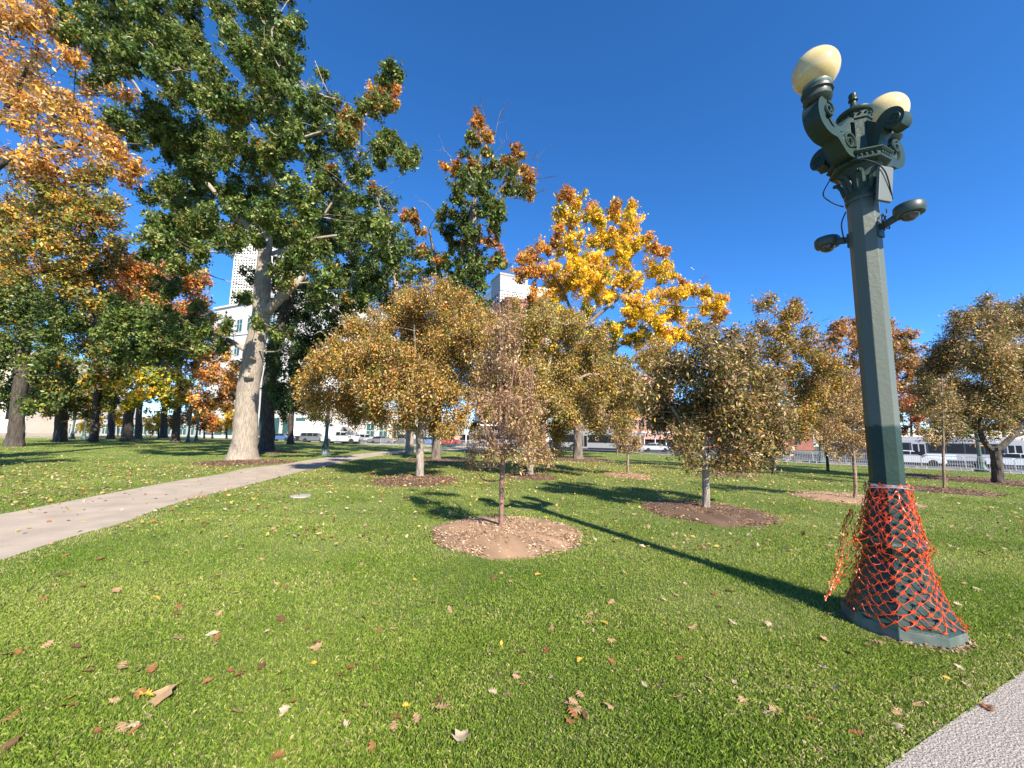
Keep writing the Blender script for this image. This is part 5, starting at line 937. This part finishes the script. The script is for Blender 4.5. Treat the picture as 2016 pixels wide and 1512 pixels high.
# crowd barriers
STEEL = mat('galvanised_steel', (.50, .51, .52), .45, metal=.35)
def barrier():
    r = empty('crowd_barrier', (0, 0, 0), 0); W, H = 2.3, 1.1; m = MB()
    m.tube([(-W/2, 0, .2), (-W/2, 0, H-.12), (-W/2+.12, 0, H), (W/2-.12, 0, H), (W/2, 0, H-.12), (W/2, 0, .2), (-W/2, 0, .2)], .026, 8); m.build('frame', STEEL, r, smooth=True)
    m = MB()
    for i in range(1, 18): x = -W/2+W*i/18; m.tube([(x, 0, .2), (x, 0, H)], .011, 6)
    m.build('bars', STEEL, r)
    for s in (-1, 1):
        m = MB(); x = s*(W/2-.25); m.tube([(x, -.32, .02), (x, -.25, .06), (x, 0, .2), (x, .25, .06), (x, .32, .02)], .022, 6); m.build('foot', STEEL, r, smooth=True)
    return r
B0 = barrier(); used = False; bl = []
def along(p, q, n): return [((p[0]+(q[0]-p[0])*(i+.5)/n, p[1]+(q[1]-p[1])*(i+.5)/n), atan2(q[1]-p[1], q[0]-p[0])) for i in range(n)]
bar_r = along((23.6, 40.2), (26.6, 37.6), 2)+along((26.8, 38.6), (44.5, 19.9), 11)
bar_l = along((-31.5, 69.6), (-24.5, 66.3), 3)+along((-22.0, 65.4), (-12.8, 62.3), 4)
bar_m = along((-10.9, 61.8), (-4.0, 61.3), 3)
for k, ((x, y), a) in enumerate(bar_r+bar_l+bar_m):
    o = B0 if k == 0 else dup(B0, (0, 0, 0), 0); o.location = (x, y, gz(x, y)+.01); o.rotation_euler = (0, 0, a)
    if k < 2: lab = ['silver barrier panel angled out left of the leaning thin tree, left one of two', 'silver barrier panel angled out left of the leaning thin tree, right one of two'][k]
    elif k < len(bar_r): lab = 'silver crowd barrier in the long row before the bus and white sedan'
    elif k < len(bar_r)+len(bar_l): lab = 'silver crowd barrier before the parked dark sedans'
    else: lab = 'silver crowd barrier right of the pale trunk before the blue banded bus'
    tag(o, lab, 'barrier', 'crowd barriers in the long right hand row' if 2 <= k < len(bar_r) else 'angled barrier panels' if k < 2 else 'crowd barriers before the dark sedans' if k < len(bar_r)+len(bar_l) else 'crowd barriers before the blue banded bus')
# transit shelter with flat white roof, red canopies
def shelter(label, px, py, Z, L, h, roofm):
    r = empty('bus_shelter', (0, 0, 0), 0, label, 'shelter')
    m = MB(); m.box(-L/2, L/2, -1.6, 1.6, h, h+.35); m.build('roof', roofm, r, bevel=.05)
    for i in range(5):
        m = MB(); x = -L/2+.6+(L-1.2)*i/4; m.tube([(x, 0, 0), (x, 0, h)], .11, 10); m.build('post', WHP, r, smooth=True)
    m = MB(); m.box(-L/2+1, L/2-1, .9, 1.0, .4, 2.3); m.build('glass_wall', GLASS, r)
    place(r, px, py, Z, 0); return r
shelter('white flat roofed shelter behind the blue banded bus', 940, 872, 90, 12, 4.3, WHP)
shelter('white flat roofed shelter right of the slim sapling', 1010, 872, 92, 8, 4.0, WHP)
shelter('white shelter behind the silver sedan with red panel', 1290, 872, 96, 12, 3.8, WHP)
def canopy(px, py, Z, lab):
    r = empty('canopy_tent', (0, 0, 0), .2, lab, 'canopy'); m = MB(); m.add([(-1.6, -1.6, 2.3), (1.6, -1.6, 2.3), (1.6, 1.6, 2.3), (-1.6, 1.6, 2.3), (0, 0, 3.4), (-1.6, -1.6, 2.0), (1.6, -1.6, 2.0), (1.6, 1.6, 2.0), (-1.6, 1.6, 2.0)], [(0, 1, 4), (1, 2, 4), (2, 3, 4), (3, 0, 4), (5, 6, 1, 0), (6, 7, 2, 1), (7, 8, 3, 2), (8, 5, 0, 3)]); m.build('roof', REDF, r)
    for x in (-1.5, 1.5):
        for y in (-1.5, 1.5): b = MB(); b.tube([(x, y, 0), (x, y, 2.3)], .04, 6); b.build('pole', WHP, r)
    place(r, px, py, Z, .2, 1.3)
canopy(1183, 870, 80, 'red peaked canopy above the bus behind the yellow tree'); canopy(880, 872, 84, 'red canopy right of the pale trunk behind the barriers')

# ================================================================== PEOPLE
SKIN = mat('skin', (.45, .27, .19), .6); SHIRT = mat('orange_shirt', (.60, .22, .06), .8, col2=(.5, .18, .05), scale=8); JEANS = mat('blue_denim', (.06, .10, .20), .85, col2=(.09, .14, .26), scale=20); HAIR = mat('dark_hair', (.03, .02, .015), .7); SHOE = mat('dark_shoe', (.03, .03, .03), .6); BLUESH = mat('blue_jacket', (.06, .12, .32), .8)
def person(label, px, py, Z, rz, shirt, stride=.16):
    V = [(0, 0, .95), (0, 0, 1.12), (0, .01, 1.32), (0, .01, 1.46), (0, .02, 1.56), (0, .03, 1.66), (0, .03, 1.74), (.10, 0, .90), (.10, stride, .50), (.10, stride*.4, .09), (.10, stride*.4+.14, .04), (-.10, 0, .90), (-.10, -stride*.5, .50), (-.10, -stride*1.3, .12), (-.10, -stride*1.3+.13, .05),
     (.18, 0, 1.42), (.24, -.04, 1.15), (.22, .10, .94), (.22, .14, .86), (-.18, 0, 1.42), (-.24, .04, 1.15), (-.22, .16, .98), (-.22, .20, .90)]
    E = [(0, 1), (1, 2), (2, 3), (3, 4), (4, 5), (5, 6), (0, 7), (7, 8), (8, 9), (9, 10), (0, 11), (11, 12), (12, 13), (13, 14), (3, 15), (15, 16), (16, 17), (17, 18), (3, 19), (19, 20), (20, 21), (21, 22)]
    R = [.15, .14, .16, .12, .055, .09, .08, .10, .068, .045, .04, .10, .068, .045, .04, .065, .048, .036, .035, .065, .048, .036, .035]
    me = bpy.data.meshes.new('p'); me.from_pydata(V, E, []); o = bpy.data.objects.new('p', me); COL.objects.link(o); o.modifiers.new('s', 'SKIN'); sv = me.skin_vertices[0].data
    for i, rr in enumerate(R): sv[i].radius = (rr, rr*(.72 if i < 4 else 1)); sv[i].use_root = i == 0
    s = o.modifiers.new('ss', 'SUBSURF'); s.levels = s.render_levels = 2
    dg = bpy.context.evaluated_depsgraph_get(); m2 = bpy.data.meshes.new_from_object(o.evaluated_get(dg)); bpy.data.objects.remove(o)
    m2.materials.clear()
    for q in (shirt, JEANS, SKIN, SHOE): m2.materials.append(q)
    for f in m2.polygons:
        c = f.center; arm = abs(c.x) > .17
        f.material_index = 3 if c.z < .10 else 2 if (c.z > 1.52 or (arm and c.z < .97)) else 1 if c.z < .96 and not arm else 0; f.use_smooth = True
    r = empty('person', (0, 0, 0), 0, label, 'person'); b = link('body', m2, r)
    m = MB(); m.sphere((0, .015, 1.73), .105, 16, 10, sc=(.95, 1.05, .85)); m.build('hair', HAIR, r, smooth=True); place(r, px, py, Z, rz)
person('person in an orange top and blue jeans walking past the round crabapple', 1327, 894, 52, 1.5, SHIRT)
person('person in a blue jacket further off right of the orange clad walker', 1341, 884, 70, -1.2, BLUESH, .1)
person('person in dark blue near the barriers behind the yellow tree', 1083, 884, 60, .5, BLUESH, .1)

# ================================================================== SMALL THINGS
m = MB(); m.lathe([(.24, -.02), (.24, .012), (.22, .018)], 24); o = m.build('utility_cover', mat('pale_cover', (.40, .38, .34), .8, col2=(.3, .28, .25), scale=6), None); g = gp(592, 979); o.location = (g[0], g[1], g[2]+.03); tag(o, 'small round pale utility cover in the grass by the path', 'utility cover')
# airliner far up in the blue
r = empty('airplane', (0, 0, 0), 0, 'tiny white airplane in the blue sky right of the yellow tree', 'airplane'); m = MB(); m.tube([(-15, 0, 0), (-13, 0, 0), (8, 0, .3), (15, 0, 1.2)], [.3, 1.9, 1.9, .3], 12); m.build('fuselage', WHP, r, smooth=True)
for s in (-1, 1):
    m = MB(); m.add([(-4, s*1.5, -.5), (3, s*1.5, -.5), (7, s*14, .8), (4.6, s*14, .8), (-4, s*1.5, -.2), (3, s*1.5, -.2), (7, s*14, .95), (4.6, s*14, .95)], [(0, 1, 2, 3), (7, 6, 5, 4), (0, 4, 5, 1), (1, 5, 6, 2), (2, 6, 7, 3), (3, 7, 4, 0)]); m.build('wing', WHP, r)
m = MB(); m.prism([(10, 1.5), (15, 1.6), (16, 6), (14, 6)], -.2, .2); m.build('tail_fin', WHP, r); m = MB(); m.box(12, 15, -5, 5, 1.4, 1.6); m.build('tailplane', WHP, r)
p = at(1363, 529, 2600); r.location = p; r.rotation_euler = (.5, .45, .5)

# ================================================================== FALLEN LEAVES
def leafshape(kind, seed):
    rr = random.Random(seed); V = []; 
    if kind == 'oak':
        out = []; n = 30
        for i in range(n):
            t = i/(n-1); wv = (.30+.16*cos(t*5*2*pi))*sin(pi*min(1, t*1.02))**.55*(.55+.75*t)+.012; out.append((t, wv))
    elif kind == 'maple':
        out = [(0, .02), (.08, .28), (.16, .52), (.26, .30), (.34, .36), (.5, .50), (.58, .30), (.66, .16), (.8, .20), (.88, .10), (1, .005)]
    else: out = [(i/9, .24*sin(pi*i/9)**.8+.004) for i in range(10)]
    curl = rr.uniform(.2, .9)*rr.choice((1, 1, -1)); bend = rr.uniform(-.5, .9)
    for t, wd in out:
        z0 = bend*.25*(t-.5)**2*1.6
        for s in (-1, -.5, 0, .5, 1): y = s*wd*(1-.18*abs(curl)); V.append((t-.5, y, z0+curl*.9*y*y*(1.2)+.03*sin(9*t+3*s+seed)-(.02 if s == 0 else 0)))
    n = len(out); Fs = [(i*5+j, i*5+j+1, i*5+5+j+1, i*5+5+j) for i in range(n-1) for j in range(4)]
    return V, Fs
LM = []
KCOL = {'tan': ((.46, .31, .17), (.34, .21, .11)), 'rust': ((.34, .15, .06), (.24, .10, .045)), 'cream': ((.52, .42, .29), (.40, .32, .21)), 'brown': ((.17, .085, .045), (.11, .055, .032)), 'yellow': ((.66, .47, .06), (.52, .33, .06))}
KM = {}
for k, (a, b) in KCOL.items():
    KM[k] = leafmat('fallen_'+k+'_leaf', .18, .55, .3); t = KM[k].node_tree; n = t.nodes.new('ShaderNodeTexNoise'); n.inputs['Scale'].default_value = 5; x = t.nodes.new('ShaderNodeMix'); x.data_type = 'RGBA'; x.inputs['A'].default_value = (*a, 1); x.inputs['B'].default_value = (*b, 1)
    tc = t.nodes.new('ShaderNodeTexCoord'); t.links.new(tc.outputs['Object'], n.inputs['Vector']); t.links.new(n.outputs['Fac'], x.inputs['Factor'])
    for l in list(t.links):
        if l.from_node.bl_idname == 'ShaderNodeAttribute': s_ = l.to_socket; t.links.remove(l); t.links.new(x.outputs['Result'], s_)
MESH = {}
for k in KCOL:
    for kind in ('oak', 'maple', 'plain'):
        for sd in range(3):
            V, Fs = leafshape(kind, sd+len(k)); me = bpy.data.meshes.new('fallen_leaf'); me.from_pydata(V, [], Fs); me.materials.append(KM[k]); me.polygons.foreach_set('use_smooth', [True]*len(me.polygons)); MESH[(k, kind, sd)] = me
LABEL = {'tan': 'dry tan fallen leaf curled on the lawn', 'rust': 'rust orange fallen leaf on the lawn', 'cream': 'pale cream fallen leaf showing its underside on the lawn', 'brown': 'dark brown shrivelled fallen leaf on the lawn', 'yellow': 'bright yellow fallen leaf on the lawn'}
lr = random.Random(11)
def fallen(px, py, k, size, label=None, kind=None, dz=.026):
    g = gp(px, py); o = link('fallen_leaf', MESH[(k, kind or lr.choice(('oak', 'oak', 'maple', 'plain')), lr.randrange(3))]); o.location = (g[0], g[1], g[2]+dz); o.rotation_euler = (lr.uniform(-.45, .45), lr.uniform(-.45, .45), lr.uniform(0, 6.28)); s = size; o.scale = (s, s, s)
    tag(o, label or LABEL[k], 'leaf', None if label else k+' fallen leaves'); return o
fallen(315, 1385, 'tan', .15, 'big broad tan oak leaf at the lower left of the lawn', 'maple'); fallen(910, 1458, 'cream', .11, 'pale pinkish crumpled leaf near the bottom edge', 'maple'); fallen(1945, 1399, 'rust', .10, 'lone rust brown leaf lying on the grey sidewalk', 'oak', .02); fallen(720, 1400, 'tan', .085, 'oval tan leaf standing up just right of a rust leaf', 'plain'); fallen(1730, 1268, 'tan', .12, 'tan leaf lying against the lamp plinth', 'oak')
known = [(680,1410,'rust'),(572,1390,'rust'),(549,1498,'rust'),(735,1480,'rust'),(420,1255,'cream'),(430,1213,'tan'),(445,1140,'cream'),(355,1200,'rust'),(352,1262,'tan'),(470,1335,'rust'),(455,1330,'rust'),(512,1318,'brown'),(550,1332,'rust'),(482,1174,'tan'),(557,1162,'rust'),(552,1226,'brown'),(310,1183,'yellow'),(642,1110,'tan'),(668,1332,'rust'),(690,1322,'rust'),(717,1224,'brown'),(792,1222,'tan'),(776,1244,'tan'),(652,1255,'rust'),(620,1282,'tan'),(855,1188,'tan'),(893,1195,'cream'),(888,1206,'tan'),(1008,1150,'tan'),(985,1130,'tan'),(906,1148,'yellow'),(1015,1340,'tan'),(1083,1340,'cream'),(968,1370,'cream'),(998,1372,'tan'),(872,1402,'tan'),(858,1386,'brown'),(780,1420,'rust'),(772,1436,'tan'),(1130,1415,'rust'),(1150,1418,'brown'),(1120,1392,'tan'),(1298,1355,'tan'),(1340,1305,'rust'),(1345,1280,'tan'),(1405,1170,'rust'),(1438,1166,'rust'),(1420,1198,'brown'),(1350,1152,'cream'),(1160,1216,'tan'),(1170,1215,'tan'),(1205,1190,'tan'),(1180,1115,'rust'),(1190,1108,'tan'),(1325,1082,'tan'),(1085,1245,'tan'),(1078,1288,'rust'),(1604,1360,'cream'),(1622,1265,'tan'),(1595,1425,'rust'),(1526,1408,'tan'),(1612,1488,'tan'),(1550,1338,'brown'),(1905,1355,'cream'),(1890,1195,'cream'),(1925,1162,'cream'),(1898,1152,'tan'),(1975,1080,'cream'),(1940,1048,'tan'),(1950,1062,'tan'),(1880,1100,'tan'),(240,1322,'tan'),(275,1328,'tan'),(300,1325,'rust'),(150,1280,'brown'),(165,1300,'rust'),(170,1330,'rust'),(35,1290,'rust'),(90,1278,'tan'),(8,1295,'tan'),(160,1158,'rust'),(230,1168,'tan'),(130,1135,'rust'),(110,1137,'brown'),(130,1396,'rust'),(265,1445,'rust'),(15,1480,'brown'),(20,1420,'rust'),(350,1155,'rust'),(75,1195,'tan'),(345,1215,'rust'),(365,1090,'tan'),(480,1075,'rust'),(290,1110,'cream'),(70,1105,'rust'),(125,1097,'rust'),(250,1107,'cream'),(515,1103,'tan'),(1690,1092,'cream'),(1240,1098,'tan'),(1375,1077,'yellow'),(1230,1130,'tan'),(1060,1135,'yellow'),(1905,1240,'rust'),(1640,1210,'tan')]
for px, py, k in known: fallen(px+lr.uniform(-3, 3), py+lr.uniform(-2, 2), k, lr.uniform(.06, .095))
n = 0
while n < 175:
    px = lr.uniform(0, 2016); py = 950+500*lr.random()**1.6
    g = gp(px, py); X, Y = np.array([g[0]]), np.array([g[1]])
    if not outside(X, Y)[0] or (g[0]-LX)**2+(g[1]-LY)**2 < .3: continue
    fallen(px, py, lr.choices(('tan', 'rust', 'cream', 'brown', 'yellow'), (5, 3, 3.5, 1.5, 1 if py > 1050 else 5))[0], lr.uniform(.05, .085)); n += 1
# the carpet of leaves further off
def litter():
    P = []; pal = np.array([(.42, .29, .15), (.33, .13, .05), (.52, .43, .28), (.17, .085, .045), (.46, .34, .08), (.48, .38, .14)])
    def add(x, y, pr): P.append((x, y, RNG.choice(6, len(x), p=np.array(pr)/sum(pr))))
    n = 6800; y = 6+56*RNG.random(n)**1.3; x = RNG.uniform(-1, 1, n)*1.45*y; add(x, y, [5, 2, 3, 1.5, 2, 1])
    c = gp(1160, 915); n = 4200; a = RNG.normal(size=(n, 2)); add(c[0]+a[:, 0]*6.5, c[1]-4+a[:, 1]*6, [1, 1, 1, .3, 6, 5])
    c = gp(1250, 925); n = 1500; a = RNG.normal(size=(n, 2)); add(c[0]+a[:, 0]*4.5, c[1]+a[:, 1]*3.5, [1, 1, 1, .3, 6, 5])
    c = gp(827, 945); n = 900; a = RNG.normal(size=(n, 2)); add(c[0]+a[:, 0]*2.2, c[1]+a[:, 1]*2, [2, 5, 1, 2, 3, 1])
    c = gp(330, 935); n = 2400; a = RNG.normal(size=(n, 2)); add(c[0]+a[:, 0]*5, c[1]+a[:, 1]*3.2, [4, 3, 3, 1, 4, 2])
    c = gp(60, 985); n = 500; a = RNG.normal(size=(n, 2)); add(c[0]+a[:, 0]*2.5, c[1]+a[:, 1]*1.2, [4, 4, 3, 1, 3, 1])
    x = np.concatenate([p[0] for p in P]); y = np.concatenate([p[1] for p in P]); k = np.concatenate([p[2] for p in P])
    ok = (y > 5.5)&~inpoly(x, y, off(EDGE, -2.4)+[(350, 600), (-400, 600)])&~inpoly(x, y, WALK); op = inpoly(x, y, PATH); ok &= ~op | (RNG.random(len(x)) < .12); x, y, k = x[ok], y[ok], k[ok]; n = len(x); op = inpoly(x, y, PATH)
    ax = unit(np.c_[RNG.normal(size=(n, 2)), RNG.normal(size=n)*.35]); nn = unit(np.c_[RNG.normal(size=(n, 2))*.5, np.ones(n)]); nn = unit(nn-ax*(nn*ax).sum(1, keepdims=True))
    L = RNG.uniform(.05, .095, n)*(1+.010*y)
    V, Fc, T = leaves(np.c_[x, y, gz(x, y)+np.where(op, .015, RNG.uniform(.035, .06, n))], ax, nn, L, L*RNG.uniform(.45, .8, n), pal[k]*RNG.uniform(.75, 1.15, (n, 1)), .2)
    tag(link('leaf_litter', npmesh('leaf_litter', V, Fc, 3, DRY, T)), 'scattered yellow and tan fallen leaves over the far lawn', 'leaf litter', kind='stuff')
litter()
